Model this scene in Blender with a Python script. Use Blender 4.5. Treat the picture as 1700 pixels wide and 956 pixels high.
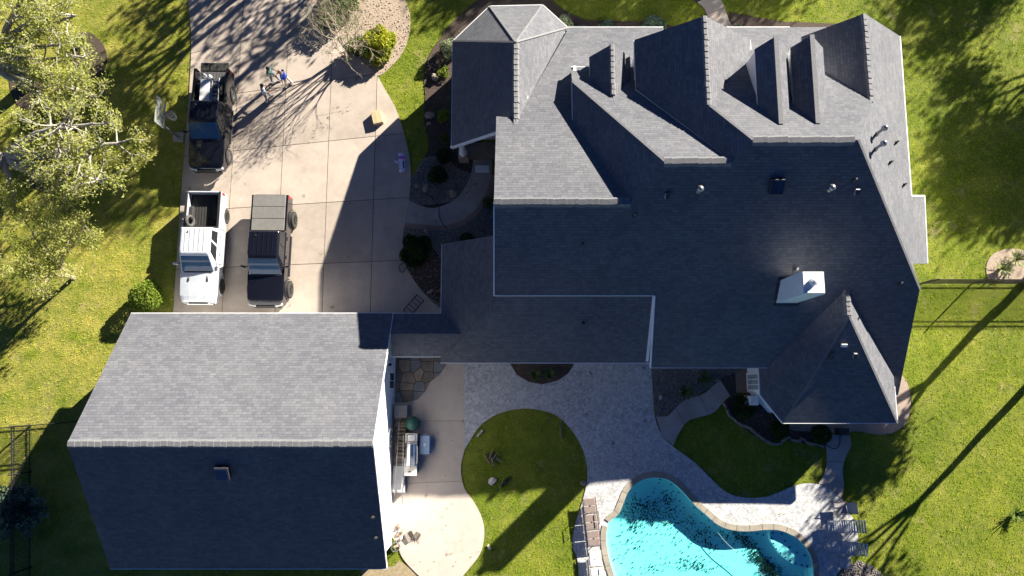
import bpy, bmesh, math, random
import numpy as np
from mathutils import Vector, Matrix
from mathutils.geometry import tessellate_polygon

for o in list(bpy.data.objects): bpy.data.objects.remove(o, do_unlink=True)
random.seed(7); RNG = np.random.default_rng(7)
scene = bpy.context.scene
COL = scene.collection
R = math.radians

# ------------------------------------------------------------------ camera
CAM_H = 38.0; TILT = R(8.5); FPX = 1160.0
cam = bpy.data.cameras.new('camera'); camo = bpy.data.objects.new('camera', cam); COL.objects.link(camo)
camo.location = (0, 0, CAM_H); camo.rotation_euler = (TILT, 0, 0)
cam.sensor_width = 36; cam.lens = 36*FPX/1700; cam.clip_start = 0.5; cam.clip_end = 2000
scene.camera = camo
scene.render.resolution_x = 1024; scene.render.resolution_y = 576

# ------------------------------------------------------------------ light
SUN_EL = R(22.6); SH = (0.725, 0.689)
S = Vector((SH[0]*math.cos(SUN_EL), SH[1]*math.cos(SUN_EL), math.sin(SUN_EL)))
w = bpy.data.worlds.new('World'); scene.world = w; w.use_nodes = True
nt = w.node_tree; bg = nt.nodes['Background']
sky = nt.nodes.new('ShaderNodeTexSky'); sky.sky_type = 'NISHITA'; sky.sun_disc = False
sky.sun_elevation = SUN_EL; sky.sun_rotation = math.atan2(SH[0], SH[1])
sky.altitude = 2500; sky.air_density = 0.36; sky.dust_density = 0.0; sky.ozone_density = 8.0
nt.links.new(sky.outputs[0], bg.inputs[0]); bg.inputs[1].default_value = 0.05
sl = bpy.data.lights.new('sun', 'SUN'); sl.energy = 5.0; sl.angle = R(0.5); sl.color = (1.0, 0.92, 0.78)
so = bpy.data.objects.new('sun', sl); COL.objects.link(so)
so.rotation_euler = (-S).to_track_quat('-Z', 'Y').to_euler(); so.location = (40, 40, 60)
scene.view_settings.view_transform = 'Standard'; scene.view_settings.look = 'None'
scene.view_settings.gamma = 1; scene.view_settings.exposure = 1.82
scene.render.engine = 'CYCLES'

# ------------------------------------------------------------------ geometry of the view (metres from a survey of the photograph)
_c, _s = math.cos(TILT), math.sin(TILT)
def ray(u, v):
    x = (u-850)/FPX; y = (478-v)/FPX
    return Vector((x, y*_c + _s, y*_s - _c))
def P(u, v, z=0.0):
    d = ray(u, v); t = (z-CAM_H)/d.z
    return Vector((d.x*t, d.y*t, z))
def PP(pts, z=0.0): return [P(u, v, z) for u, v in pts]
class Plane:
    def __init__(s, a, b, c): s.a, s.b, s.c = a, b, c
    def z(s, x, y): return s.a*x + s.b*y + s.c
    def at(s, u, v):
        d = ray(u, v); t = (s.c-CAM_H)/(d.z - s.a*d.x - s.b*d.y)
        return Vector((d.x*t, d.y*t, CAM_H+d.z*t))
    def w(s, x, y): return Vector((x, y, s.z(x, y)))
    def normal(s): return Vector((-s.a, -s.b, 1)).normalized()

# ------------------------------------------------------------------ materials
MATS = {}
def _mat(name):
    m = bpy.data.materials.new(name); m.use_nodes = True
    return m, m.node_tree, m.node_tree.nodes['Principled BSDF']
def N(nt, t, **kw):
    n = nt.nodes.new(t)
    for k, v in kw.items():
        if k in ('inp',):
            for a, b in v.items(): n.inputs[a].default_value = b
        else: setattr(n, k, v)
    return n
def mix(nt, fac, a, b, mode='MIX'):
    n = nt.nodes.new('ShaderNodeMix'); n.data_type = 'RGBA'; n.blend_type = mode
    if isinstance(fac, (int, float)): n.inputs[0].default_value = fac
    else: nt.links.new(fac, n.inputs[0])
    for i, c in ((6, a), (7, b)):
        if isinstance(c, (tuple, list)): n.inputs[i].default_value = (*c[:3], 1)
        else: nt.links.new(c, n.inputs[i])
    return n.outputs[2]
def ramp(nt, src, lo, hi):
    n = nt.nodes.new('ShaderNodeMapRange'); n.inputs[1].default_value = lo; n.inputs[2].default_value = hi
    nt.links.new(src, n.inputs[0]); return n.outputs[0]
def pos(nt): return nt.nodes.new('ShaderNodeNewGeometry').outputs['Position']
def noise(nt, vec, scale, detail=3, rough=0.55):
    n = nt.nodes.new('ShaderNodeTexNoise'); n.inputs['Scale'].default_value = scale
    n.inputs['Detail'].default_value = detail; n.inputs['Roughness'].default_value = rough
    if vec is not None: nt.links.new(vec, n.inputs['Vector'])
    return n.outputs['Fac']
def bump(nt, b, h, strength, dist=0.02):
    n = nt.nodes.new('ShaderNodeBump'); n.inputs['Strength'].default_value = strength; n.inputs['Distance'].default_value = dist
    nt.links.new(h, n.inputs['Height']); nt.links.new(n.outputs[0], b.inputs['Normal'])
def mat(name, c1, c2=None, scale=8, rough=0.6, metal=0.0, bmp=0.0, bs=40, c3=None, s3=0.5, coat=0, spec=None):
    if name in MATS: return MATS[name]
    m, t, b = _mat(name); b.inputs['Roughness'].default_value = rough; b.inputs['Metallic'].default_value = metal
    if coat: b.inputs['Coat Weight'].default_value = coat; b.inputs['Coat Roughness'].default_value = 0.05
    if spec is not None: b.inputs['Specular IOR Level'].default_value = spec
    p = pos(t)
    if c2 is None: c2 = tuple(x*0.82 for x in c1)
    col = mix(t, ramp(t, noise(t, p, scale), 0.32, 0.68), c1, c2)
    if c3 is not None: col = mix(t, ramp(t, noise(t, p, s3, 4), 0.42, 0.7), col, c3)
    t.links.new(col, b.inputs['Base Color'])
    if bmp: bump(t, b, noise(t, p, bs, 4), bmp)
    MATS[name] = m; return m

def shingle_mat(name, c1, c2, warm):
    m, t, b = _mat(name)
    uv = N(t, 'ShaderNodeUVMap'); uv.uv_map = 'UVMap'
    br = N(t, 'ShaderNodeTexBrick'); br.offset = 0.43; br.offset_frequency = 3; br.squash = 0.7; br.squash_frequency = 2
    br.inputs['Scale'].default_value = 1.0; br.inputs['Brick Width'].default_value = 0.31; br.inputs['Row Height'].default_value = 0.142
    br.inputs['Mortar Size'].default_value = 0.007; br.inputs['Mortar Smooth'].default_value = 0.4; br.inputs['Bias'].default_value = 0.0
    br.inputs['Color1'].default_value = (*c1, 1); br.inputs['Color2'].default_value = (*c2, 1); br.inputs['Mortar'].default_value = (*[x*0.72 for x in c1], 1)
    t.links.new(uv.outputs[0], br.inputs['Vector'])
    p = pos(t)
    col = mix(t, ramp(t, noise(t, p, 5.5, 2), 0.35, 0.72), br.outputs['Color'], warm)
    n1 = mix(t, 0.55, col, br.outputs['Color'])
    st = mix(t, ramp(t, noise(t, p, 0.4, 6, 0.65), 0.3, 0.75), (0.84, 0.85, 0.87), (1.15, 1.13, 1.1))
    n2 = mix(t, 1.0, n1, st, 'MULTIPLY')
    g = mix(t, noise(t, p, 60, 2), (0.72, 0.72, 0.72), (1.28, 1.28, 1.28))
    n3 = mix(t, 1.0, n2, g, 'MULTIPLY')
    t.links.new(n3, b.inputs['Base Color']); b.inputs['Roughness'].default_value = 0.82; b.inputs['Specular IOR Level'].default_value = 0.3
    b1 = N(t, 'ShaderNodeBump'); b1.inputs['Strength'].default_value = 0.6; b1.inputs['Distance'].default_value = 0.02
    inv = N(t, 'ShaderNodeMath', operation='SUBTRACT'); inv.inputs[0].default_value = 1; t.links.new(br.outputs['Fac'], inv.inputs[1])
    t.links.new(inv.outputs[0], b1.inputs['Height'])
    b2 = N(t, 'ShaderNodeBump'); b2.inputs['Strength'].default_value = 0.5; b2.inputs['Distance'].default_value = 0.012
    t.links.new(noise(t, p, 45, 3), b2.inputs['Height']); t.links.new(b1.outputs[0], b2.inputs['Normal']); t.links.new(b2.outputs[0], b.inputs['Normal'])
    MATS[name] = m; return m

def concrete_mat(name, c1, c2, stain, bmp=0.25, fine=70, st=(0.45, 0.75), spots=None):
    m, t, b = _mat(name); p = pos(t)
    col = mix(t, ramp(t, noise(t, p, 1.6, 6, 0.65), 0.3, 0.7), c1, c2)
    col = mix(t, ramp(t, noise(t, p, 0.45, 5, 0.7), *st), col, stain)
    g = mix(t, noise(t, p, fine, 2), (0.78, 0.78, 0.78), (1.2, 1.2, 1.2)); col = mix(t, 1.0, col, g, 'MULTIPLY')
    if spots:
        v = N(t, 'ShaderNodeTexNoise'); v.inputs['Scale'].default_value = spots[1]; v.inputs['Detail'].default_value = 6; v.inputs['Roughness'].default_value = 0.75
        v.inputs['Distortion'].default_value = 1.2; t.links.new(p, v.inputs['Vector'])
        col = mix(t, ramp(t, v.outputs['Fac'], 0.44, 0.58), col, spots[0])
    oi = N(t, 'ShaderNodeObjectInfo'); mr = N(t, 'ShaderNodeMapRange'); mr.inputs[3].default_value = 0.87; mr.inputs[4].default_value = 1.08; t.links.new(oi.outputs['Random'], mr.inputs[0])
    vm = N(t, 'ShaderNodeVectorMath', operation='SCALE'); t.links.new(col, vm.inputs[0]); t.links.new(mr.outputs[0], vm.inputs['Scale']); col = vm.outputs[0]
    vo = N(t, 'ShaderNodeTexVoronoi'); vo.inputs['Scale'].default_value = 0.8; t.links.new(p, vo.inputs['Vector'])
    ng = N(t, 'ShaderNodeMath', operation='ADD'); t.links.new(vo.outputs['Distance'], ng.inputs[0]); sc_ = N(t, 'ShaderNodeMath', operation='MULTIPLY'); sc_.inputs[1].default_value = 0.5; t.links.new(noise(t, p, 6, 4), sc_.inputs[0]); t.links.new(sc_.outputs[0], ng.inputs[1])
    col = mix(t, ramp(t, ng.outputs[0], 0.36, 0.26), col, tuple(x*0.72 for x in stain))   # oil and leaf stains
    t.links.new(col, b.inputs['Base Color']); b.inputs['Roughness'].default_value = 0.8
    bump(t, b, noise(t, p, fine*0.6, 4), bmp, 0.015)
    MATS[name] = m; return m

def leaf_mat(name, c1, c2, c3=None, trans=0.35):
    m, t, b = _mat(name); p = pos(t)
    n = N(t, 'ShaderNodeTexWhiteNoise'); n.noise_dimensions = '3D'
    vm = N(t, 'ShaderNodeVectorMath', operation='SNAP'); vm.inputs[1].default_value = (0.11, 0.11, 0.11); t.links.new(p, vm.inputs[0]); t.links.new(vm.outputs[0], n.inputs['Vector'])
    col = mix(t, n.outputs['Value'], c1, c2)
    if c3: col = mix(t, ramp(t, noise(t, p, 1.1, 2), 0.45, 0.7), col, c3)
    t.links.new(col, b.inputs['Base Color']); b.inputs['Roughness'].default_value = 0.6; b.inputs['Specular IOR Level'].default_value = 0.12
    tr = N(t, 'ShaderNodeBsdfTranslucent'); t.links.new(col, tr.inputs[0])
    ms = N(t, 'ShaderNodeMixShader'); ms.inputs[0].default_value = trans
    t.links.new(b.outputs[0], ms.inputs[1]); t.links.new(tr.outputs[0], ms.inputs[2])
    t.links.new(ms.outputs[0], t.nodes['Material Output'].inputs[0])
    MATS[name] = m; return m

def lawn_mat(name, a, b_, dry, bare, bmp=0.6):
    m, t, b = _mat(name); p = pos(t)
    col = mix(t, ramp(t, noise(t, p, 9, 4, 0.7), 0.3, 0.7), a, b_)
    col = mix(t, ramp(t, noise(t, p, 0.5, 6, 0.68), 0.44, 0.72), col, tuple(0.55*q+0.45*r_ for q, r_ in zip(b_, dry)))
    sx = N(t, 'ShaderNodeSeparateXYZ'); t.links.new(p, sx.inputs[0])
    # thinner, drier turf on the west side of the plot
    west = ramp(t, sx.outputs[0], -12.0, -21.0)
    mu = N(t, 'ShaderNodeMath', operation='MULTIPLY'); t.links.new(west, mu.inputs[0]); t.links.new(ramp(t, noise(t, p, 0.9, 4), 0.3, 0.62), mu.inputs[1])
    col = mix(t, mu.outputs[0], col, dry)
    col = mix(t, ramp(t, noise(t, p, 0.7, 7, 0.75), 0.57, 0.73), col, bare)
    col = mix(t, 1.0, col, mix(t, ramp(t, noise(t, p, 0.22, 4, 0.6), 0.32, 0.68), (0.78, 0.84, 0.8), (1.18, 1.12, 1.0)), 'MULTIPLY')
    col = mix(t, 1.0, col, mix(t, ramp(t, noise(t, p, 2.4, 4, 0.7), 0.3, 0.7), (0.75, 0.8, 0.8), (1.22, 1.16, 1.0)), 'MULTIPLY')
    t.links.new(col, b.inputs['Base Color']); b.inputs['Roughness'].default_value = 0.85; b.inputs['Specular IOR Level'].default_value = 0.15
    if bmp: bump(t, b, noise(t, p, 14, 6, 0.75), bmp, 0.08)
    return m, t, b, col

SHING = shingle_mat('shingle', (0.096, 0.102, 0.122), (0.146, 0.151, 0.172), (0.126, 0.128, 0.14))
TRIM = mat('white_trim', (0.78, 0.79, 0.8), (0.7, 0.71, 0.73), 3, 0.45)
SIDING = mat('painted_siding', (0.74, 0.75, 0.76), (0.68, 0.69, 0.71), 1.2, 0.6, bmp=0.08, bs=12)
CAPM = mat('ridge_cap_shingle', (0.125, 0.13, 0.145), (0.19, 0.19, 0.2), 14, 0.85, bmp=0.4, bs=50)
DRIVE = concrete_mat('driveway_concrete', (0.49, 0.42, 0.36), (0.42, 0.36, 0.31), (0.31, 0.26, 0.22), st=(0.44, 0.8))
JOINT = mat('joint_filler', (0.06, 0.05, 0.045), rough=0.9)
PATIO = concrete_mat('patio_concrete', (0.52, 0.45, 0.39), (0.46, 0.395, 0.345), (0.36, 0.30, 0.26), st=(0.5, 0.85))
DECK = concrete_mat('stamped_deck', (0.32, 0.325, 0.335), (0.40, 0.405, 0.415), (0.29, 0.29, 0.295), bmp=0.7, fine=40, spots=((0.56, 0.565, 0.575), 5.0))
WALK = concrete_mat('walk_concrete', (0.42, 0.40, 0.385), (0.36, 0.34, 0.33), (0.3, 0.24, 0.2), st=(0.4, 0.7))
REDWALK = concrete_mat('brown_stamped_edge', (0.30, 0.22, 0.175), (0.24, 0.17, 0.135), (0.2, 0.15, 0.125))
MULCH = mat('bark_mulch', (0.045, 0.032, 0.026), (0.10, 0.072, 0.055), 22, 0.95, bmp=1.0, bs=26)
GRAVEL = mat('river_gravel', (0.08, 0.07, 0.064), (0.26, 0.235, 0.215), 16, 0.9, bmp=1.0, bs=22)
LITTER = mat('leaf_litter', (0.44, 0.36, 0.29), (0.30, 0.23, 0.175), 12, 0.95, bmp=0.8, bs=24)
ROCK = mat('limestone', (0.33, 0.28, 0.22), (0.2, 0.17, 0.14), 5, 0.9, bmp=0.7, bs=10)
FLAG2 = mat('blue_flagstone', (0.24, 0.25, 0.26), (0.17, 0.175, 0.18), 2.2, 0.8, bmp=0.5, bs=9)
FLAG3 = mat('tan_flagstone', (0.36, 0.29, 0.21), (0.25, 0.2, 0.145), 2.2, 0.8, bmp=0.5, bs=9)
FLAG = mat('flagstone', (0.22, 0.19, 0.155), (0.13, 0.115, 0.1), 2.2, 0.8, bmp=0.5, bs=9, c3=(0.26, 0.2, 0.14), s3=1.3)
COPE = mat('coping_stone', (0.36, 0.32, 0.26), (0.26, 0.24, 0.2), 3.0, 0.8, bmp=0.3, bs=18)
IRON = mat('black_iron', (0.018, 0.018, 0.02), rough=0.45)
BARK = mat('grey_bark', (0.42, 0.40, 0.37), (0.22, 0.2, 0.18), 9, 0.9, bmp=0.9, bs=14)
TWIG = mat('pale_twig', (0.55, 0.46, 0.37), (0.4, 0.33, 0.26), 9, 0.85)
DBARK = mat('dark_bark', (0.11, 0.09, 0.075), (0.06, 0.05, 0.042), 9, 0.9)
GALV = mat('galvanised', (0.36, 0.37, 0.39), (0.27, 0.28, 0.3), 6, 0.42, 0.8)
LEADV = mat('black_vent', (0.03, 0.03, 0.034), rough=0.5)
GLASS = mat('dark_glass', (0.012, 0.014, 0.017), (0.02, 0.022, 0.026), 1, 0.04, spec=0.6)
RUBBER = mat('tyre_rubber', (0.022, 0.022, 0.023), (0.035, 0.034, 0.033), 20, 0.85, bmp=0.4, bs=40)
CHROME = mat('chrome', (0.62, 0.62, 0.63), rough=0.12, metal=1.0)
CARGLASS = mat('sky_painted_windshield', (0.028, 0.075, 0.16), (0.035, 0.09, 0.18), 1, 0.05, spec=0.35)  # blue base colour paints the sky's reflection into the windshield
BLACKP = mat('black_plastic', (0.02, 0.02, 0.021), rough=0.55)

# ------------------------------------------------------------------ builders
def link(o, parent=None):
    COL.objects.link(o)
    if parent is not None: o.parent = parent
    return o
def tag(o, label=None, cat=None, group=None, kind=None):
    if label: o['label'] = label
    if cat: o['category'] = cat
    if group: o['group'] = group
    if kind: o['kind'] = kind
    return o
def thing(name, label, cat, loc=(0, 0, 0), rz=0.0, group=None):
    o = bpy.data.objects.new(name, None); o.empty_display_size = 0.2
    o.location = loc; o.rotation_euler = (0, 0, rz); link(o)
    return tag(o, label, cat, group)
def mesh_obj(name, V, F, m, parent=None, smooth=False, mi=None):
    me = bpy.data.meshes.new(name); me.from_pydata([tuple(v) for v in V], [], [tuple(f) for f in F])
    for x in (m if isinstance(m, (list, tuple)) else [m]): me.materials.append(x)
    if mi: me.polygons.foreach_set('material_index', mi)
    if smooth: me.polygons.foreach_set('use_smooth', [True]*len(me.polygons))
    me.update()
    return link(bpy.data.objects.new(name, me), parent)
def np_mesh(name, V, F, m, parent=None, smooth=False):
    me = bpy.data.meshes.new(name); nv, (nf, k) = len(V), F.shape
    me.vertices.add(nv); me.vertices.foreach_set('co', np.ascontiguousarray(V, dtype=np.float32).ravel())
    me.loops.add(nf*k); me.loops.foreach_set('vertex_index', np.ascontiguousarray(F, dtype=np.int32).ravel())
    me.polygons.add(nf); me.polygons.foreach_set('loop_start', np.arange(0, nf*k, k, dtype=np.int32))
    try: me.polygons.foreach_set('loop_total', np.full(nf, k, dtype=np.int32))
    except Exception: pass
    me.materials.append(m); me.update(calc_edges=True); me.validate()
    if smooth: me.polygons.foreach_set('use_smooth', [True]*nf)
    return link(bpy.data.objects.new(name, me), parent)

class MB:
    def __init__(s): s.V = []; s.F = []; s.mi = []
    def add(s, V, F, m=0):
        k = len(s.V); s.V += [tuple(v) for v in V]; s.F += [tuple(i+k for i in f) for f in F]; s.mi += [m]*len(F); return s
    def box(s, c, d, rz=0.0, ch=0.0, m=0, rx=0.0, ry=0.0):
        x, y, z = d[0]/2, d[1]/2, d[2]/2
        if ch <= 0:
            V = [(-x,-y,-z),(x,-y,-z),(x,y,-z),(-x,y,-z),(-x,-y,z),(x,-y,z),(x,y,z),(-x,y,z)]
            F = [(3,2,1,0),(4,5,6,7),(0,1,5,4),(1,2,6,5),(2,3,7,6),(3,0,4,7)]
        else:
            h = min(ch, x*0.9, y*0.9, z*0.9)
            def ring(a, b, zz): return [(-a+h,-b,zz),(a-h,-b,zz),(a,-b+h,zz),(a,b-h,zz),(a-h,b,zz),(-a+h,b,zz),(-a,b-h,zz),(-a,-b+h,zz)]
            V = ring(x-h, y-h, -z) + ring(x, y, -z+h) + ring(x, y, z-h) + ring(x-h, y-h, z)
            F = [tuple(range(7,-1,-1)), tuple(range(24,32))]
            for r in range(3):
                for i in range(8): F.append((r*8+i, r*8+(i+1)%8, r*8+8+(i+1)%8, r*8+8+i))
        M = Matrix.Translation(c) @ Matrix.Rotation(rz,4,'Z') @ Matrix.Rotation(ry,4,'Y') @ Matrix.Rotation(rx,4,'X')
        return s.add([M @ Vector(v) for v in V], F, m)
    def tube(s, pts, rad, n=8, m=0, cap=True):
        pts = [Vector(p) for p in pts]; rad = rad if isinstance(rad, (list, tuple)) else [rad]*len(pts)
        V = []; F = []
        for i, p in enumerate(pts):
            d = (pts[min(i+1, len(pts)-1)] - pts[max(i-1, 0)])
            d = d.normalized() if d.length > 1e-9 else Vector((0, 0, 1))
            a = d.cross(Vector((0,0,1)) if abs(d.z) < 0.9 else Vector((1,0,0))).normalized(); b = d.cross(a)
            for k in range(n):
                t = 2*math.pi*k/n; V.append(p + rad[i]*(math.cos(t)*a + math.sin(t)*b))
        for i in range(len(pts)-1):
            for k in range(n): F.append((i*n+k, i*n+n+k, i*n+n+(k+1)%n, i*n+(k+1)%n))
        if cap: F.append(tuple(range(n))); F.append(tuple((len(pts)-1)*n+k for k in range(n-1,-1,-1)))
        return s.add(V, F, m)
    def lathe(s, prof, c=(0,0,0), n=20, M=None, m=0):
        V = []; F = []; c = Vector(c)
        for r, z in prof:
            for k in range(n): t = 2*math.pi*k/n; V.append((r*math.cos(t), r*math.sin(t), z))
        for i in range(len(prof)-1):
            for k in range(n): F.append((i*n+k, i*n+(k+1)%n, i*n+n+(k+1)%n, i*n+n+k))
        F.append(tuple(range(n-1,-1,-1))); F.append(tuple((len(prof)-1)*n+k for k in range(n)))
        V = [(M @ Vector(v) if M else Vector(v)) + c for v in V]
        return s.add(V, F, m)
    def torus(s, c, R_, r, n=24, k=8, M=None, m=0, arc=1.0):
        pts = []
        for i in range(n+1):
            t = 2*math.pi*arc*i/n; v = Vector((R_*math.cos(t), R_*math.sin(t), 0)); pts.append((M @ v if M else v) + Vector(c))
        return s.tube(pts, r, k, m, cap=arc < 1)
    def prism(s, pts, z0, z1, m=0, m_side=None):
        n = len(pts)
        if sum(pts[i][0]*pts[(i+1)%n][1]-pts[(i+1)%n][0]*pts[i][1] for i in range(n)) < 0: pts = pts[::-1]
        s.add([(p[0],p[1],z1) for p in pts] + [(p[0],p[1],z0) for p in pts], [tuple(range(n))], m)
        k = len(s.V)-2*n; ms = m if m_side is None else m_side
        for i in range(n): s.F.append((k+i, k+n+i, k+n+(i+1)%n, k+(i+1)%n)); s.mi.append(ms)
        s.F.append(tuple(k+n+i for i in range(n-1,-1,-1))); s.mi.append(ms)
        return s
    def build(s, name, m, parent=None, smooth=False, off=None):
        V = s.V if off is None else [Vector(v)-Vector(off) for v in s.V]
        return mesh_obj(name, V, s.F, m, parent, smooth, s.mi if isinstance(m, (list, tuple)) else None)

def smooth_path(pts, k=5, closed=True):
    """Catmull-Rom through 2-D points."""
    n = len(pts); out = []
    rng = range(n) if closed else range(n-1)
    for i in rng:
        g = (lambda j: pts[j % n]) if closed else (lambda j: pts[max(0, min(n-1, j))])
        p0, p1, p2, p3 = [Vector((g(j)[0], g(j)[1])) for j in (i-1, i, i+1, i+2)]
        for q in range(k):
            t = q/k
            out.append(0.5*((2*p1) + (p2-p0)*t + (2*p0-5*p1+4*p2-p3)*t*t + (3*p1-p0-3*p2+p3)*t**3))
    if not closed: out.append(Vector(pts[-1][:2]))
    return [(p.x, p.y) for p in out]
def curvy(px, sharp, k=4):
    '''Smooth outline, kept sharp at the given points.'''
    n = len(px); st = [i for i in range(n) if px[i] in sharp]
    if not st: return smooth_path(px, k)
    out = []
    for a, b in zip(st, st[1:]+[st[0]+n]):
        seg = [px[i % n] for i in range(a, b+1)]
        out += smooth_path(seg, k, False)[:-1] if len(seg) > 2 else seg[:-1]
    return out
def inside(X, Y, poly):
    r = np.zeros(len(X), bool); n = len(poly); j = n-1
    for i in range(n):
        xi, yi = poly[i][0], poly[i][1]; xj, yj = poly[j][0], poly[j][1]
        if yi != yj: r ^= ((yi > Y) != (yj > Y)) & (X < (xj-xi)*(Y-yi)/(yj-yi)+xi)
        j = i
    return r
KEEP_OFF = []          # outlines on the ground where no grass grows
def sheet(name, pts, z, m, thick=None, hole=None, kind='structure', parent=None, keep=True):
    """A paved or planted area: outline on the ground, top at z, sides down to z-thick."""
    pts = [(p[0], p[1]) for p in pts]
    if keep: KEEP_OFF.append(pts)
    if hole:
        loops = [[Vector((x, y, 0)) for x, y in pts], [Vector((x, y, 0)) for x, y in hole]]
        allp = pts + list(hole); tri = tessellate_polygon(loops)
        F = []
        for a, b, c in tri:
            (ax, ay), (bx, by), (cx, cy) = allp[a], allp[b], allp[c]
            F.append((a, b, c) if (bx-ax)*(cy-ay)-(by-ay)*(cx-ax) > 0 else (a, c, b))
        o = mesh_obj(name, [(x, y, z) for x, y in allp], F, m, parent)
        if thick:
            pass
    else:
        o = MB().prism(pts, z-(thick or 0.02), z).build(name, m, parent)
    if kind: o['kind'] = kind
    return o
# ================================================================== GROUND
pool_px = [(1010,866),(1026,851),(1035,830),(1042,814),(1057,799),(1075,792),(1093,791),(1112,796),(1132,812),(1154,837),(1175,855),(1191,869),(1211,877),(1240,880),
           (1275,877),(1300,880),(1325,893),(1343,914),(1350,936),(1351,960),(1340,1000),(1290,1035),(1200,1050),(1090,1040),(1035,1000),(1018,955),(1008,920),(1005,890)]
POOL = [(P(u, v).x, P(u, v).y) for u, v in pool_px]
POOL = [POOL[0]] + smooth_path(POOL, 3, True)[1:]
lm, lt, lb, lc = lawn_mat('lawn_soil', (0.12, 0.155, 0.018), (0.18, 0.22, 0.028), (0.30, 0.285, 0.075), (0.34, 0.28, 0.165))
MATS['lawn'] = lm
ground = sheet('ground', [(-260,-260),(260,-260),(260,260),(-260,260)], 0.0, lm, hole=POOL, keep=False)
KEEP_OFF.append(POOL)

# ---- driveway: separate slabs with open joints
drive_px = [(310,-140),(313,0),(318,60),(316,130),(311,200),(303,300),(296,400),(288,521),(288,560),(640,560),(742,545),(742,519),(722,505),(705,488),(688,466),(674,440),(669,400),(673,370),(679,333),
            (682,300),(680,262),(671,222),(657,180),(640,150),(626,126),(604,104),(586,84),(566,58),(546,30),(524,8),(500,-12),(486,-60),(480,-140)]
DR = [P(u, v) for u, v in curvy(drive_px, {(310,-140),(288,521),(288,560),(640,560),(742,545),(742,519),(679,333),(480,-140)})]
driveway = sheet('driveway', DR, 0.02, JOINT, thick=0.06); 
def clip_half(poly, a, b):
    out = []; n = len(poly)
    f = lambda p: (b[0]-a[0])*(p[1]-a[1])-(b[1]-a[1])*(p[0]-a[0])
    for i in range(n):
        p, q = poly[i], poly[(i+1) % n]; fp, fq = f(p), f(q)
        if fp >= 0: out.append(p)
        if (fp >= 0) != (fq >= 0):
            t = fp/(fp-fq); out.append((p[0]+(q[0]-p[0])*t, p[1]+(q[1]-p[1])*t))
    return out
def area(poly): return 0.5*sum(poly[i][0]*poly[(i+1)%len(poly)][1]-poly[(i+1)%len(poly)][0]*poly[i][1] for i in range(len(poly)))
def cells(vl, hl, outline, gap):
    """vl, hl: joint lines (two photo points each); returns slab outlines on the ground."""
    def isect(l1, l2):
        (x1,y1),(x2,y2) = l1; (x3,y3),(x4,y4) = l2
        d = (x1-x2)*(y3-y4)-(y1-y2)*(x3-x4); a = x1*y2-y1*x2; b = x3*y4-y3*x4
        return ((a*(x3-x4)-(x1-x2)*b)/d, (a*(y3-y4)-(y1-y2)*b)/d)
    out = []
    for i in range(len(vl)-1):
        for j in range(len(hl)-1):
            q = [P(*isect(vl[i], hl[j])), P(*isect(vl[i], hl[j+1])), P(*isect(vl[i+1], hl[j+1])), P(*isect(vl[i+1], hl[j]))]
            q = [(p.x, p.y) for p in q]
            if area(q) < 0: q = q[::-1]
            poly = [(p[0], p[1]) for p in outline]
            for k in range(4):
                a, b = q[k], q[(k+1) % 4]; dx, dy = b[0]-a[0], b[1]-a[1]; L = math.hypot(dx, dy); ox, oy = -dy/L*gap, dx/L*gap
                poly = clip_half(poly, (a[0]+ox, a[1]+oy), (b[0]+ox, b[1]+oy))
                if len(poly) < 3: break
            if len(poly) >= 3 and abs(area(poly)) > 0.05: out.append(poly)
    return out
vl = [((300,-140),(230,560)), ((405,0),(369,517)), ((482,0),(457,511)), ((555,0),(535,518)), ((630,0),(615,518)), ((760,-140),(760,560))]
hl = [((319,-20),(600,-75)), ((319,89),(529,39)), ((319,166),(589,128)), ((319,258),(666,222)), ((319,350),(678,328)), ((319,446),(672,432)), ((319,560),(672,560))]
hl = [((319,-130),(600,-180))] + hl
for poly in cells(vl, hl, DR, 0.016):
    MB().prism(poly, 0.0, 0.05+random.uniform(-0.003, 0.003)).build('slab', DRIVE, driveway)

# ---- paths, beds, deck
W2 = lambda px: [(P(u, v).x, P(u, v).y) for u, v in px]
bed_px = [(486,-60),(500,-12),(524,8),(546,30),(566,58),(586,84),(604,104),(626,126),(648,112),(668,88),(679,58),(681,28),(672,-4),(660,-40),(600,-70)]
sheet('planting_bed', W2(smooth_path(bed_px, 4)), 0.035, LITTER, 0.05)
front_bed = [(752,50),(735,60),(716,85),(704,120),(706,160),(704,200),(712,240),(704,262),(690,290),(683,318),(681,333),(700,345),(740,350),(775,330),(795,295),(800,262),(800,150),(800,60)]
sheet('planting_bed', W2(smooth_path(front_bed, 4)), 0.035, MULCH, 0.05)
gravel_bed = [(681,300),(690,285),(706,262),(740,262),(760,280),(778,286),(790,300),(776,322),(745,336),(700,340),(679,331)]
sheet('gravel_strip', W2(smooth_path(gravel_bed, 4)), 0.042, GRAVEL, 0.05)
bed_b = [(674,372),(700,378),(740,378),(775,368),(800,345),(812,310),(850,310),(850,470),(735,520),(722,505),(705,488),(688,466),(674,440),(669,400)]
sheet('planting_bed', W2(bed_b), 0.033, GRAVEL, 0.05)
bed_b2 = [(669,400),(674,440),(688,466),(705,488),(733,505),(733,430),(710,400)]
sheet('planting_bed', W2(bed_b2), 0.044, MULCH, 0.05)
walk_px = [(679,333),(710,345),(735,342),(757,330),(774,308),(783,285),(786,262),(817,262),(816,290),(808,320),(790,350),(768,368),(740,377),(710,376),(673,372)]
walkway = sheet('walkway', W2(curvy(walk_px, {(679,333),(786,262),(817,262),(673,372)})), 0.055, WALK, 0.06)
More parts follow.
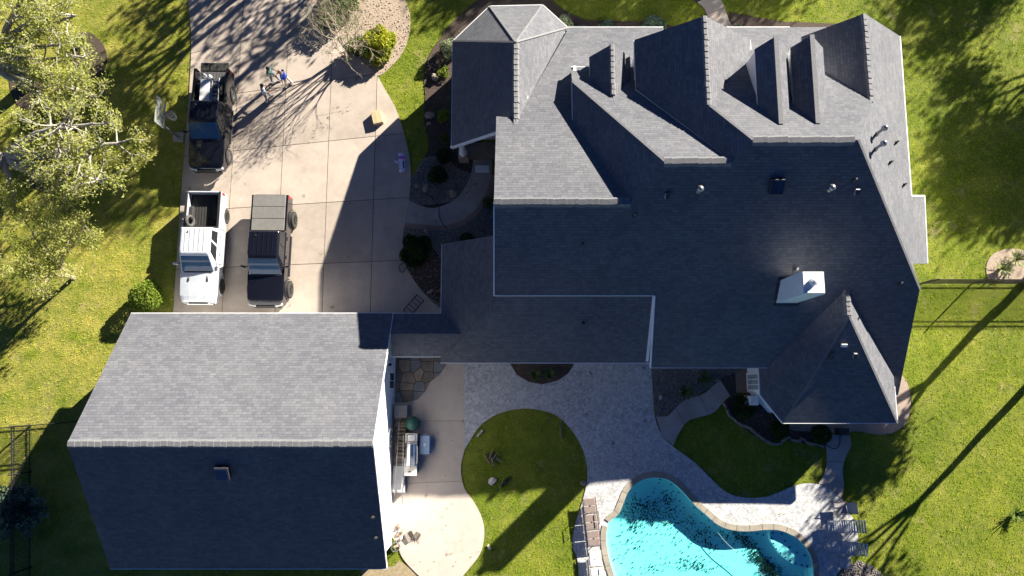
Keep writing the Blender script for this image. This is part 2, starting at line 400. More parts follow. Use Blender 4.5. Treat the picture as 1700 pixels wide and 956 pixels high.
sheet('walkway_border', W2([(673,370),(710,374),(740,375),(768,366),(790,348),(808,318),(816,290),(823,291),(815,322),(796,354),(771,374),(741,383),(708,382),(671,378)]), 0.059, REDWALK, 0.06)
top_walk = [(1105,-30),(1140,-4),(1160,6),(1172,22),(1180,60),(1222,60),(1210,35),(1202,12),(1190,-14),(1180,-40)]
tw = sheet('walkway', W2(smooth_path(top_walk, 3)), 0.05, JOINT, 0.06)
for poly in cells([((1090,-60),(1090,80)), ((1240,-60),(1240,80))], [((1100,-40),(1240,-50)), ((1150,10),(1185,-14)), ((1160,30),(1215,8)), ((1100,80),(1240,80))], W2(smooth_path(top_walk, 3)), 0.012):
    MB().prism(poly, 0.04, 0.07).build('slab', DRIVE, tw)
top_bed = [(735,55),(752,35),(790,2),(830,-6),(905,-6),(925,8),(945,22),(975,34),(1060,36),(1120,44),(1180,30),(1180,80),(740,80)]
sheet('planting_bed', W2(top_bed), 0.03, MULCH, 0.05)
sheet('planting_bed', W2([(1210,20),(1250,28),(1300,36),(1400,40),(1400,90),(1215,90)]), 0.03, MULCH, 0.05)

deck_px = [(770,562),(770,748),(780,732),(799,705),(829,686),(868,678),(902,682),(929,693),(956,724),(971,758),(975,793),(967,831),(954,873),(951,908),(960,942),(962,1080),(1400,1080),(1395,990),
           (1385,962),(1398,942),(1415,920),(1424,896),(1416,862),(1396,826),(1372,808),(1345,802),(1318,806),(1280,822),(1255,826),(1225,824),(1200,813),(1172,786),(1150,765),(1118,742),(1098,722),(1088,696),(1084,660),(1078,562)]
DK = W2(curvy(deck_px, {(770,562),(770,748),(962,1080),(1400,1080),(1078,562)}))
deck = sheet('pool_deck', DK, 0.05, DECK, hole=POOL)
patio_px = [(640,560),(771,560),(771,748),(766,770),(766,790),(772,812),(787,833),(801,862),(804,889),(797,919),(775,948),(752,975),(718,975),(690,950),(668,925),(658,900),(640,880)]
patio_px = curvy(patio_px, {(640,560),(771,560),(771,748),(752,975),(718,975),(640,880)})
patio = sheet('patio', W2(patio_px), 0.045, JOINT, 0.06)
for poly in cells([((630,540),(630,980)), ((830,540),(830,980))], [((630,540),(830,540)), ((630,699),(830,698)), ((630,804),(830,796)), ((630,990),(830,990))], W2(patio_px), 0.008):
    MB().prism(poly, 0.03, 0.055).build('slab', PATIO, patio)
sheet('planting_bed', W2([(845,590),(848,606),(858,622),(878,634),(900,638),(925,632),(943,620),(953,604),(955,590)]), 0.075, MULCH, 0.08)
bed_c = [(1078,590),(1081,612),(1084,640),(1089,691),(1110,688),(1140,668),(1165,652),(1190,638),(1215,622),(1245,606),(1250,590)]
sheet('planting_bed', W2(bed_c), 0.035, GRAVEL, 0.05)
path_c = [(1089,691),(1108,690),(1121,677),(1138,664),(1165,655),(1182,642),(1198,628),(1216,620),(1244,610),(1262,612),(1262,655),(1238,652),(1214,655),(1198,670),(1182,686),(1158,693),(1140,700),(1126,720),(1117,740),(1098,722)]
path_c = curvy(path_c, {(1089,691),(1262,612),(1262,655),(1117,740),(1098,722)})
pc = sheet('garden_path', W2(path_c), 0.055, JOINT, 0.07)
# path slabs cut across its run
def cut_slabs(outline, cuts, m, parent, z0, z1, gap=0.012):
    for i in range(len(cuts)-1):
        a, b = [P(*q) for q in cuts[i]], [P(*q) for q in cuts[i+1]]
        q = [(a[0].x,a[0].y),(a[1].x,a[1].y),(b[1].x,b[1].y),(b[0].x,b[0].y)]
        if area(q) < 0: q = q[::-1]
        poly = list(outline)
        for k in range(4):
            p0, p1 = q[k], q[(k+1)%4]; dx, dy = p1[0]-p0[0], p1[1]-p0[1]; L = math.hypot(dx, dy) or 1
            ox, oy = -dy/L*gap, dx/L*gap
            poly = clip_half(poly, (p0[0]+ox, p0[1]+oy), (p1[0]+ox, p1[1]+oy))
            if len(poly) < 3: break
        if len(poly) >= 3 and abs(area(poly)) > 0.02: MB().prism(poly, z0, z1).build('slab', m[i % len(m)] if isinstance(m, list) else m, parent)
cut_slabs(W2(path_c), [((1060,660),(1100,770)), ((1112,660),(1150,730)), ((1152,640),(1186,705)), ((1186,615),(1226,680)), ((1218,590),(1224,690)), ((1275,590),(1275,690))], [WALK, WALK, WALK, WALK, REDWALK], pc, 0.04, 0.075)
path_d = [(1368,722),(1408,720),(1412,738),(1403,758),(1398,780),(1400,805),(1397,828),(1372,808),(1358,802),(1368,785),(1372,760)]
path_d = curvy(path_d, {(1368,722),(1408,720),(1397,828),(1358,802)})
pd = sheet('garden_path', W2(path_d), 0.052, JOINT, 0.07)
cut_slabs(W2(path_d), [((1340,700),(1440,700)), ((1340,767),(1440,766)), ((1340,850),(1440,850))], WALK, pd, 0.04, 0.07)
path_e = [(1290,690),(1488,640),(1485,600),(1492,616),(1505,635),(1511,660),(1509,688),(1500,706),(1482,718),(1455,721),(1425,716),(1400,717),(1365,718),(1290,712)]
sheet('garden_path', W2(curvy(path_e, {(1290,690),(1488,640),(1485,600),(1290,712)})), 0.048, concrete_mat('pink_concrete', (0.40, 0.315, 0.26), (0.34, 0.26, 0.21), (0.28, 0.21, 0.17)), 0.06)
bed_d = [(1200,668),(1210,690),(1228,706),(1250,722),(1275,732),(1300,730),(1330,736),(1365,744),(1372,735),(1372,700),(1300,690),(1262,640),(1240,655),(1214,657)]
sheet('planting_bed', W2(bed_d), 0.036, MULCH, 0.05)
sheet('gravel_strip', W2([(1385,962),(1400,942),(1425,930),(1450,940),(1470,960),(1490,1000),(1400,1010)]), 0.033, GRAVEL, 0.05)
sheet('planting_bed', W2(smooth_path([(1637,452),(1640,432),(1655,418),(1680,413),(1710,420),(1725,445),(1715,466),(1680,470),(1645,466)], 3)), 0.033, LITTER, 0.05)
for c in ([(18,110),(40,100),(66,120),(72,150),(62,178),(35,180),(18,150)], [(40,262),(62,252),(100,268),(112,300),(100,318),(70,318),(48,300)], [(120,60),(150,55),(172,75),(178,100),(168,125),(146,132),(125,110)]):
    sheet('mulch_ring', W2(smooth_path(c, 3)), 0.033, MULCH, 0.05)
sheet('planting_bed', W2([(600,940),(655,940),(662,930),(690,950),(700,975),(600,975)]), 0.02, mat('dry_soil', (0.36, 0.29, 0.19), (0.25, 0.2, 0.11), 6, 0.95), 0.03)

# ---- flagstone corner by the garage: separate irregular stones on dark bedding
flag_px = [(652,585),(745,585),(742,604),(730,622),(714,634),(706,650),(694,663),(675,668),(652,667)]
FP = W2(flag_px); flag = sheet('flagstone_terrace', FP, 0.07, MULCH, 0.06)
rr = random.Random(3); seeds = [(P(u+rr.uniform(-6,6), v+rr.uniform(-5,5)).x, P(u, v+rr.uniform(-5,5)).y) for v in range(590, 672, 17) for u in range(655, 745, 19)]
for i, sd in enumerate(seeds):
    poly = list(FP)
    for j, s2 in enumerate(seeds):
        if j == i: continue
        mx, my = (sd[0]+s2[0])/2, (sd[1]+s2[1])/2; dx, dy = sd[0]-s2[0], sd[1]-s2[1]; L = math.hypot(dx, dy)
        if L > 3: continue
        mx += dx/L*0.018; my += dy/L*0.018
        poly = clip_half(poly, (mx, my), (mx+dy, my-dx)) if True else poly
        if len(poly) < 3: break
    if len(poly) >= 3 and abs(area(poly)) > 0.02:
        MB().prism(poly, 0.05, 0.085+rr.uniform(0, 0.02)).build('flagstone', rr.choice((FLAG, FLAG, FLAG2, FLAG3)), flag)

# ================================================================== POOL
m, t, b = _mat('pool_plaster'); p_ = pos(t)
b.inputs['Roughness'].default_value = 0.7
cn = N(t, 'ShaderNodeTexNoise'); cn.inputs['Scale'].default_value = 7; cn.inputs['Detail'].default_value = 5; cn.inputs['Roughness'].default_value = 0.7; t.links.new(p_, cn.inputs['Vector'])
col = mix(t, ramp(t, cn.outputs['Fac'], 0.35, 0.65), (0.66, 0.84, 0.85), (0.74, 0.9, 0.89)); t.links.new(col, b.inputs['Base Color']); PLASTER = m
m, t, b = _mat('pool_water')
t.nodes.remove(b); out = t.nodes['Material Output']
tr = N(t, 'ShaderNodeBsdfTransparent'); tr.inputs[0].default_value = (0.47, 0.95, 0.96, 1)
gl = N(t, 'ShaderNodeBsdfGlossy'); gl.inputs['Roughness'].default_value = 0.03; gl.inputs[0].default_value = (1, 1, 1, 1)
fr = N(t, 'ShaderNodeFresnel'); fr.inputs[0].default_value = 1.33
bp = N(t, 'ShaderNodeBump'); bp.inputs['Strength'].default_value = 0.25; bp.inputs['Distance'].default_value = 0.05
t.links.new(noise(t, pos(t), 3.5, 3), bp.inputs['Height']); t.links.new(bp.outputs[0], gl.inputs['Normal']); t.links.new(bp.outputs[0], fr.inputs['Normal'])
bf = t.nodes.new('ShaderNodeNewGeometry'); om = N(t, 'ShaderNodeMath', operation='SUBTRACT'); om.inputs[0].default_value = 1; t.links.new(bf.outputs['Backfacing'], om.inputs[1])
fm = N(t, 'ShaderNodeMath', operation='MULTIPLY'); t.links.new(fr.outputs[0], fm.inputs[0]); t.links.new(om.outputs[0], fm.inputs[1])
ms = N(t, 'ShaderNodeMixShader'); t.links.new(fm.outputs[0], ms.inputs[0]); t.links.new(tr.outputs[0], ms.inputs[1]); t.links.new(gl.outputs[0], ms.inputs[2])
t.links.new(ms.outputs[0], out.inputs[0]); WATER = m
pool = thing('swimming_pool', 'freeform turquoise swimming pool with dark leaves on its floor', 'pool', (9, -13, -1.6))
n = len(POOL); cx = sum(p[0] for p in POOL)/n; cy = sum(p[1] for p in POOL)/n
V = []; F = []
lev = [(1.0, 0.05), (1.0, -0.36), (0.985, -0.5), (0.96, -0.56)]
for sc, z in lev: V += [(cx+(x-cx)*sc, cy+(y-cy)*sc, z) for x, y in POOL]
orient = 1 if area(POOL) > 0 else -1
for k in range(len(lev)-1):
    for i in range(n):
        f = (k*n+i, k*n+n+i, k*n+n+(i+1) % n, k*n+(i+1) % n); F.append(f)
F.append(tuple((len(lev)-1)*n+i for i in range(n)))
off = Vector(pool.location)
mesh_obj('basin', [Vector(v)-off for v in V], F, PLASTER, pool)
WZ = -0.10
mesh_obj('water', [Vector((x, y, WZ))-off for x, y in POOL], [tuple(range(n)) if orient > 0 else tuple(range(n-1, -1, -1))], WATER, pool)
# sun shelf in the bay on the right
shelf_px = [(1281,881),(1300,882),(1324,894),(1342,915),(1348,936),(1340,944),(1320,938),(1300,925),(1286,908),(1278,892)]
sh = MB().prism([tuple(P(u, v, -0.2)[:2]) for u, v in smooth_path(shelf_px, 3)], -0.6, -0.2).build('sun_shelf', mat('shelf_plaster', (0.9, 0.92, 0.92), (0.86, 0.89, 0.89), 4, 0.7), pool, off=off)
TILE = mat('navy_tile', (0.01, 0.02, 0.06), rough=0.3)
for u, v in [(1283,884),(1281,893),(1284,902),(1289,911),(1296,918),(1304,925),(1312,931),(1321,936),(1331,938),(1298,886),(1303,898),(1311,908),(1323,917),(1336,922),(1340,940),(1239,880),(1248,883),(1257,886),(1267,888)]:
    q = P(u, v, -0.195); MB().box(q, (0.075, 0.075, 0.03), 0.5).build('accent_tile', TILE, pool, off=off)
# coping stones, one by one
def walk_len(poly):
    L = [0]
    for i in range(1, len(poly)): L.append(L[-1]+math.hypot(poly[i][0]-poly[i-1][0], poly[i][1]-poly[i-1][1]))
    return L
loop = POOL+[POOL[0]]; LL = walk_len(loop)
def at_len(s):
    s = s % LL[-1]
    for i in range(1, len(loop)):
        if s <= LL[i]:
            t_ = (s-LL[i-1])/(LL[i]-LL[i-1] or 1); a, b_ = loop[i-1], loop[i]
            return Vector((a[0]+(b_[0]-a[0])*t_, a[1]+(b_[1]-a[1])*t_))
def outw(s, d):
    a, b_ = at_len(s-0.12), at_len(s+0.12); tn = (b_-a).normalized(); nn = Vector((tn.y, -tn.x))*orient
    return at_len(s)+nn*d
s = 0.0
while s < LL[-1]-0.3:
    l = random.uniform(0.5, 0.78); l = min(l, LL[-1]-s)
    k = 3; ins = [outw(s+0.012+(l-0.024)*q/k, -0.05) for q in range(k+1)]; outs = [outw(s+0.012+(l-0.024)*q/k, 0.25) for q in range(k+1)]
    MB().prism([tuple(p) for p in ins+outs[::-1]], 0.0, 0.085+random.uniform(0, 0.008)).build('coping_stone', COPE, pool, off=off)
    s += l
# suction hose of the pool cleaner
hp = smooth_path([(1187,868),(1192,884),(1210,905),(1235,925),(1262,950),(1280,975)], 5, False)
MB().tube([P(u, v, WZ+0.01) for u, v in hp], 0.013, 6).build('cleaner_hose', mat('pale_hose', (0.2, 0.34, 0.34), rough=0.5), pool, off=off)
# sunken leaves
def leaf_quads(C, size, flat=0.0):
    """C (n,3) centres -> diamond leaves; flat 0 = any direction, 1 = lying flat."""
    n = len(C); a = RNG.normal(size=(n, 3)); 
    if flat: a[:, 2] *= (1-flat)
    a /= np.linalg.norm(a, axis=1)[:, None]+1e-9
    r = RNG.normal(size=(n, 3)); r[:, 2] *= (1-flat)
    b = np.cross(a, r if not flat else np.tile([0, 0, 1.0], (n, 1))+r*0.2*(1-flat)); b /= np.linalg.norm(b, axis=1)[:, None]+1e-9
    s = (size*RNG.uniform(0.6, 1.3, n))[:, None]
    V = np.stack([C-a*s, C+b*s*0.42, C+a*s, C-b*s*0.42], 1).reshape(-1, 3)
    return V, np.arange(4*n).reshape(n, 4)
pts = []
def cl(u, v, ru, rv, n_, rot=0):
    for _ in range(n_):
        a_, b_ = random.gauss(0, ru), random.gauss(0, rv); uu = u+a_*math.cos(rot)-b_*math.sin(rot); vv = v+a_*math.sin(rot)+b_*math.cos(rot)
        pts.append((uu, vv))
for a in [(1070,838,18,8,160), (1045,845,9,14,90), (1108,828,6,6,70), (1105,850,22,12,170), (1075,858,20,7,120), (1055,875,8,6,70), (1160,885,16,8,110,0.6), (1175,900,10,5,60,0.6), (1130,870,30,18,120),
          (1065,900,14,14,50), (1022,905,8,20,50), (1140,935,12,6,70), (1165,940,14,6,90), (1080,945,20,8,60), (1230,890,10,4,110,0.5), (1245,905,11,5,160,0.7), (1262,930,13,6,330,0.75), (1280,948,12,7,360,0.75), (1272,942,16,8,200,0.8), (1120,800,26,12,60), (1100,900,50,30,120), (1210,890,14,6,60)]: cl(*a)
C = np.array([tuple(P(u, v, -0.5)) for u, v in pts if random.random() < 0.62]); ok = inside(C[:, 0], C[:, 1], [(cx+(x-cx)*0.95, cy+(y-cy)*0.95) for x, y in POOL]); C = C[ok]
C[:, 2] = -0.535+RNG.uniform(0, 0.02, len(C))
V, F = leaf_quads(C, 0.062, 0.97)
lv = np_mesh('leaf_litter', V-np.array(off), F, mat('wet_leaves', (0.01, 0.02, 0.018), (0.05, 0.04, 0.025), 9, 0.9, spec=0.0), pool); lv['kind'] = 'stuff'
# ================================================================== HOUSE
house = thing('house', 'large white house with a complex charcoal shingle roof of gables, hips and dormers', 'house', (8, 8, 0))
HO = Vector(house.location)
def roof(name, pl, pts, parent, off, thick=0.13, m=None):
    """One roof plane: pts = world Vectors on plane pl; shingled top, white fascia edges."""
    n = len(pts); pts = [Vector(p) for p in pts]
    if sum(pts[i].x*pts[(i+1)%n].y-pts[(i+1)%n].x*pts[i].y for i in range(n)) < 0: pts = pts[::-1]
    nrm = pl.normal(); hu = Vector((0,0,1)).cross(nrm); hu = hu.normalized() if hu.length > 1e-6 else Vector((1,0,0)); hv = nrm.cross(hu)
    V = [p-off for p in pts]+[p-off-Vector((0,0,thick)) for p in pts]
    F = [tuple(range(n)), tuple(range(2*n-1, n-1, -1))]+[(i, n+i, n+(i+1)%n, (i+1)%n) for i in range(n)]
    o = mesh_obj(name, V, F, [m or SHING, TRIM], parent, mi=[0]+[1]*(n+1))
    uv = o.data.uv_layers.new(name='UVMap')
    for lp in o.data.loops:
        w_ = o.data.vertices[lp.vertex_index].co+off; uv.data[lp.index].uv = (w_.dot(hu), w_.dot(hv))
    return o
def rayp(pl, *px): return [pl.at(u, v) for u, v in px]
def hroof(pl, pts, **k): return roof('roof_plane', pl, pts, house, HO, **k)
def bar(name, a, b, wdt, hgt, m, parent, off, dz=0.0):
    a, b = Vector(a), Vector(b); d = b-a; L = d.length; mid = (a+b)/2+Vector((0,0,dz))
    M = d.to_track_quat('X', 'Z').to_matrix().to_4x4(); M.translation = mid-off
    q = MB().box((0,0,0), (L, wdt, hgt)); q.V = [tuple(M @ Vector(v)) for v in q.V]
    return q.build(name, m, parent)
def gutter(a, b, parent=None, off=None, name='gutter', wd=0.07):
    return bar(name, a, b, wd, 0.11, TRIM, parent or house, HO if off is None else off, -0.06)
def poly_wall(pts, parent, off, m=SIDING, name='wall', t=0.14):
    """Vertical polygon given as world points; thickened to one side."""
    pts = [Vector(p) for p in pts]; nrm = (pts[1]-pts[0]).cross(pts[2]-pts[0]).normalized()
    n = len(pts); V = [p-off for p in pts]+[p-off-nrm*t for p in pts]
    F = [tuple(range(n)), tuple(range(2*n-1, n-1, -1))]+[(i, n+i, n+(i+1)%n, (i+1)%n) for i in range(n)]
    return mesh_obj(name, V, F, m, parent)
def wall(x0, y0, x1, y1, zt, parent=None, off=None, z0=0.0, m=SIDING):
    return poly_wall([(x0,y0,z0),(x1,y1,z0),(x1,y1,zt),(x0,y0,zt)], parent or house, HO if off is None else off, m)

Y0 = P(850, 610, 2.9).y
PF = Plane(0, 0.72, 2.9-0.72*Y0)
rA = PF.at(820, 335); rB = PF.at(1103, 267); rC = PF.at(1250, 232)
PA = Plane(0, -0.42, rA.z+0.42*rA.y)
PB = Plane(0, -0.60, rB.z+0.60*rB.y)
PC = Plane(0, -0.54, rC.z+0.54*rC.y)
# left hip of block B
cB = PB.at(950, 135); kD = (rB.z-cB.z)/(rB.x-cB.x); PD = Plane(kD, 0, cB.z-kD*cB.x)
TA = Vector((cB.x+(rA.z-cB.z)/kD, rA.y, rA.z))
# left plane of the big gable and of block C
eL = P(1055, 128, 6.6); kL = (rC.z-6.6)/(rC.x-eL.x); PL = Plane(kL, 0, 6.6-kL*eL.x)
TB = Vector((eL.x+(rB.z-6.6)/kL, rB.y, rB.z)); rCL = rC
rCR = PF.at(1425, 232); hipR = PF.at(1527, 480); kR = (rCR.z-hipR.z)/(hipR.x-rCR.x); PR = Plane(-kR, 0, rCR.z+kR*rCR.x)
g1s = PL.at(1178, 175); g1n = P(1169, 26, g1s.z); gx1 = (g1s.x+g1n.x)/2
g2s = PR.at(1447, 170); g2n = P(1439, 22, g2s.z)
V1 = PF.at(1405, 478)

# main front slope
WE = 2.62
hroof(PF, [PF.at(820,490), rA, TA, rB, TB, rCL, rCR, hipR, PF.at(1491,656), PF.at(1440,656), PF.at(1440,612), PF.w(P(1080,609,2.9).x, Y0), PF.at(1087,490)])
# back slope of ridge A
hroof(PA, [rA, PA.w(8.0, rA.y), PA.w(8.0, PA.at(1060,45).y), PA.at(945,45), PA.at(859,196), PA.at(824,193)])
# block B
yBe = PB.at(950,111).y
hroof(PB, [rB, TB+Vector((0.02,0,0)), PB.w(9.0, yBe), PB.w(cB.x, yBe), cB])
eB = PD.at(950, 228)
hroof(PD, [cB, rB, TA, PD.w(cB.x, eB.y)])
# block C with the big gable
yCe = PC.at(1300, 45).y
hroof(PC, [rCL, rCR, PC.w(g2s.x, g2s.y), PC.w(g2s.x, yCe), PC.w(gx1, yCe), PC.w(g1s.x, g1s.y)])
yG1 = P(1057, 66, 6.6).y; xG1 = eL.x
hroof(PL, [Vector((xG1, yG1, 6.6)), PL.w(gx1, g1n.y), PL.w(g1s.x, g1s.y), rCL, TB, PL.w(xG1, eL.y-0.6)])
kG = 0.74; PG = Plane(-kG, 0, g1s.z+kG*gx1); xG1r = gx1+(g1s.z-6.6)/kG
hroof(PG, [PG.w(gx1, g1n.y), PG.w(gx1, g1s.y-0.3), PG.w(xG1r, g1s.y), PG.w(xG1r, yG1)])
# right slope with its bump-out, and the right-hand gable
hroof(PR, [rCR, PR.w(g2s.x, g2s.y), PR.w(g2s.x, g2n.y), PR.at(1494,60), PR.at(1513,325), PR.at(1535,325), PR.at(1540,437), PR.at(1515,437), hipR])
k2 = 0.64; P2 = Plane(k2, 0, g2s.z-k2*g2s.x); xG2 = g2s.x-2.3
hroof(P2, [P2.w(g2s.x, g2n.y), P2.w(xG2, g2n.y-0.35), P2.w(xG2, g2s.y-0.3), P2.w(g2s.x, g2s.y-0.05)])
# small gable on block B
s0 = PB.at(1018,163); n0 = P(1018,73,s0.z)
for sx in (-1, 1):
    k0 = 0.8; Q = Plane(-sx*k0, 0, s0.z+sx*k0*s0.x); xe = s0.x+sx*1.0
    hroof(Q, [Q.w(s0.x, n0.y), Q.w(s0.x, s0.y-0.1), Q.w(xe, s0.y-0.1), Q.w(xe, n0.y-0.25)])
    wall(s0.x+sx*0.85, n0.y-0.5, s0.x+sx*0.85, PB.at(1018,112).y-1.4, s0.z-0.82, z0=s0.z-2.4)
poly_wall([(s0.x-0.9, n0.y-0.4, s0.z-2.4), (s0.x+0.9, n0.y-0.4, s0.z-2.4), (s0.x+0.9, n0.y-0.4, s0.z-0.85), (s0.x, n0.y-0.4, s0.z-0.18), (s0.x-0.9, n0.y-0.4, s0.z-0.85)], house, HO)
# two narrow dormers
for (us, vs, un, vn) in ((1294,206,1290,60), (1357,205,1348,58)):
    a = PC.at(us, vs); nn = P(un, vn, a.z); xx = (a.x+nn.x)/2; hw = 0.74; kd = 0.8
    for sx in (-1, 1):
        Q = Plane(-sx*kd, 0, a.z+sx*kd*xx)
        hroof(Q, [Q.w(xx, nn.y), Q.w(xx, a.y-0.1), Q.w(xx+sx*hw, a.y-0.1), Q.w(xx+sx*hw, nn.y-0.3)], thick=0.1)
        yb = (PC.c-(a.z-0.8))/0.54
        poly_wall([(xx+sx*0.6, a.y+0.6, a.z-kd*hw), (xx+sx*0.6, nn.y-0.35, a.z-kd*hw-0.02), (xx+sx*0.6, nn.y-0.35, PC.z(0, nn.y)-0.3), (xx+sx*0.6, a.y+0.6, PC.z(0, a.y+0.6)-0.3)], house, HO, name='dormer_cheek', t=0.06*sx)
    poly_wall([(xx-0.6, nn.y-0.36, PC.z(0,nn.y)-0.4), (xx+0.6, nn.y-0.36, PC.z(0,nn.y)-0.4), (xx+0.6, nn.y-0.36, a.z-0.62), (xx, nn.y-0.36, a.z-0.16), (xx-0.6, nn.y-0.36, a.z-0.62)], house, HO, name='dormer_front')
    bar('ridge_cap', (xx, nn.y, a.z), (xx, a.y, a.z), 0.2, 0.05, CAPM, house, HO, 0.03)
# octagonal front bay (turret wing)
TZ = 3.2
ts = PA.at(855, 206); tn = P(858, 70, ts.z); tx = (ts.x+tn.x)/2
nw, n1, n2, ne = P(752,68,TZ), P(813,10,TZ), P(901,8,TZ), P(943,46,TZ)
xw = nw.x; sw_y = P(752,243,TZ).y
kT = (ts.z-TZ)/(tx-xw); QT = Plane(kT, 0, TZ-kT*xw); ap = Vector((tx, tn.y, ts.z))
hroof(QT, [QT.w(xw, sw_y), QT.w(xw, nw.y), ap, QT.w(tx, sw_y)])
kT2 = (ts.z-TZ)/(ne.x-tx); QT2 = Plane(-kT2, 0, ts.z+kT2*tx)
hroof(QT2, [ap, QT2.w(tx, ts.y-0.4), QT2.w(ne.x, ts.y-0.4), QT2.w(ne.x, ne.y)])
def plane3(a, b, c):
    n_ = (b-a).cross(c-a); return Plane(-n_.x/n_.z, -n_.y/n_.z, a.z+(n_.x*a.x+n_.y*a.y)/n_.z)
nw2 = Vector((xw, nw.y, TZ)); ne2 = Vector((ne.x, ne.y, TZ))
for a, b_ in ((nw2, n1), (n1, n2), (n2, ne2)): hroof(plane3(a, b_, ap), [a, b_, ap])
for a, b_ in ((nw2, n1), (n1, n2), (n2, ne2)): gutter(a, b_)
gutter((xw, sw_y, TZ), nw2)
wl = lambda *a, **k: wall(*a, **k)
ins = [Vector((xw+0.4, sw_y+1.7, 0)), Vector((xw+0.4, nw.y-0.2, 0)), Vector((n1.x+0.2, n1.y-0.4, 0)), Vector((n2.x-0.2, n2.y-0.4, 0)), Vector((ne.x-0.4, ne.y-0.2, 0))]
for a, b_ in zip(ins[:-1], ins[1:]): wall(a.x, a.y, b_.x, b_.y, TZ-0.05)
poly_wall([(xw+0.4, sw_y+1.7, 0), (xw+0.4, sw_y+1.7, TZ-0.05), (tx-0.2, sw_y+1.7, ts.z-0.6), (tx+0.6, sw_y+1.7, ts.z-0.6), (tx+0.6, sw_y+1.7, 0)], house, HO)
# white soffit board seen under the bay's rake
bar('rake_board', (xw, sw_y+0.0, TZ-0.1), (tx-0.6, sw_y+0.0, QT.z(tx-0.6, 0)-0.1), 0.12, 0.22, TRIM, house, HO, -0.05)
# lower wing that wraps the front corner, with breezeway to the garage
LE = 2.9; xl = P(733,470,LE).x; yl = P(733,602,LE).y; ytop = P(733,405,LE).y; xr = P(1077,602,LE).x+0.22; kx = 0.72
QL = Plane(kx, 0, LE-kx*xl); QF = Plane(0, kx, LE-kx*yl); xin = rA.x+0.3
yin = yl+(xin-xl)
yE = PF.at(820,490).y
hroof(QL, [Vector((xl,yl,LE)), Vector((xl,ytop,LE)), QL.w(xin,ytop), QL.w(xin,yin)])
hroof(QF, [Vector((xl,yl,LE)), QF.w(xin,yin), QF.w(xr,yin), QF.w(xr,yl)])
xb = -6.0; yb0 = P(690,520.5,LE).y; yb1 = P(690,592,LE).y; ym = (yb0+yb1)/2; zr = LE+kx*(yb0-ym); xm = xl+(zr-LE)/kx
QB = Plane(0, -kx, LE+kx*yb0); QC = Plane(0, 0.60, zr-0.60*ym)
hroof(QB, [QB.w(xb,yb0), QB.w(xb,ym), QB.w(xm+0.2,ym), QB.w(xl+0.02,yb0)])
hroof(QC, [QC.w(xb,ym), QC.w(xb,yb1), QC.w(xl+0.25,yb1), QC.w(xm+0.2,ym)])
gutter((xb,yb0,LE), (xl+0.05,yb0,LE)); gutter((xb,yb1,QC.z(0,yb1)), (xl,yb1,QC.z(0,yb1))); gutter((xl,yb0,LE), (xl,ytop,LE)); gutter((xl,yl,LE), (xr,yl,LE))
wall(xl+0.4, yb0-0.3, xl+0.4, ytop-0.2, LE-0.05); wall(xl+0.4, ytop-0.2, xin+0.3, ytop-0.2, LE-0.05); wall(xl+0.4, yl+1.2, xr, yl+1.2, LE-0.05)
poly_wall([(xl+0.4,ytop-0.1,LE-0.06),(xin,ytop-0.1,LE-0.06),(xin,ytop-0.1,QL.z(xin,0)-0.12)], house, HO)
for yy in (yb0-0.3, yb1+0.3):
    for xx_ in (xb+0.6, (xb+xl)/2, xl-0.3): MB().box((xx_, yy, 1.42), (0.14, 0.14, 2.85), ch=0.02).build('post', TRIM, house, off=HO)
# upper walls
xAw = rA.x+0.25
poly_wall([(xAw, yE+0.15, 2.6), (xAw, PA.at(824,193).y-0.1, 2.6), (xAw, PA.at(824,193).y-0.1, PA.at(824,193).z-0.12), (xAw, rA.y, rA.z-0.14), (xAw, yE+0.15, PF.z(0,yE)-0.02)][::-1], house, HO)
wall(xAw, yE+0.25, P(1087,490,5.2).x-0.1, yE+0.25, PF.z(0,yE)-0.1, z0=2.6)
xs = P(1087,490,5.2).x-0.05
poly_wall([(xs+0.1, Y0+0.3, 0), (xs+0.1, yE+0.6, 0), (xs+0.1, yE+0.6, PF.z(0,yE+0.6)-0.15), (xs+0.1, Y0+0.3, PF.z(0,Y0+0.3)-0.15)], house, HO)
gutter(PF.at(820,490), PF.at(1087,490)); gutter(PF.w(P(1080,609,2.9).x, Y0), PF.w(12.9, Y0))
bar('rake_board', PF.at(1087,490), PF.w(P(1080,609,2.9).x, Y0), 0.06, 0.16, TRIM, house, HO, -0.06)
bar('rake_board', PF.at(820,490), rA, 0.05, 0.16, TRIM, house, HO, -0.07)
wall(xs+0.1, Y0+0.45, 12.9, Y0+0.45, 2.75)
# back (street side) walls
ya = PA.at(945,45).y
wall(ne.x-0.4, ya-0.4, 8.2, ya-0.4, PA.z(0,ya)-0.05); gutter(PA.w(ne.x,ya), PA.w(8.0,ya))
wall(cB.x+0.1, yBe-0.1, 9, yBe-0.1, PB.z(0,yBe)-0.1, z0=3.5); gutter(PB.w(cB.x,yBe), PB.w(xG1,yBe))
poly_wall([(cB.x+0.1, eB.y, cB.z-0.1), (cB.x+0.1, yBe, cB.z-0.5), (cB.x+0.1, yBe, 3.5), (cB.x+0.1, eB.y, 5.5)], house, HO)
gutter((cB.x,eB.y,cB.z), (cB.x,cB.y,cB.z)); gutter((xG1,eL.y-0.1,6.6), (xG1,yG1,6.6)); gutter((xG1r,g1s.y+3.0,6.6), (xG1r,yG1,6.6))
yc = yCe-0.4
wall(gx1, yc, g2s.x, yc, PC.z(0,yCe)-0.05); gutter(PC.w(xG1r-0.8,yCe), PC.w(xG2,yCe))
poly_wall([(xG1+0.25,yG1-0.3,0),(xG1r-0.25,yG1-0.3,0),(xG1r-0.25,yG1-0.3,6.55),(gx1,yG1-0.3,g1s.z-0.15),(xG1+0.25,yG1-0.3,6.55)], house, HO)
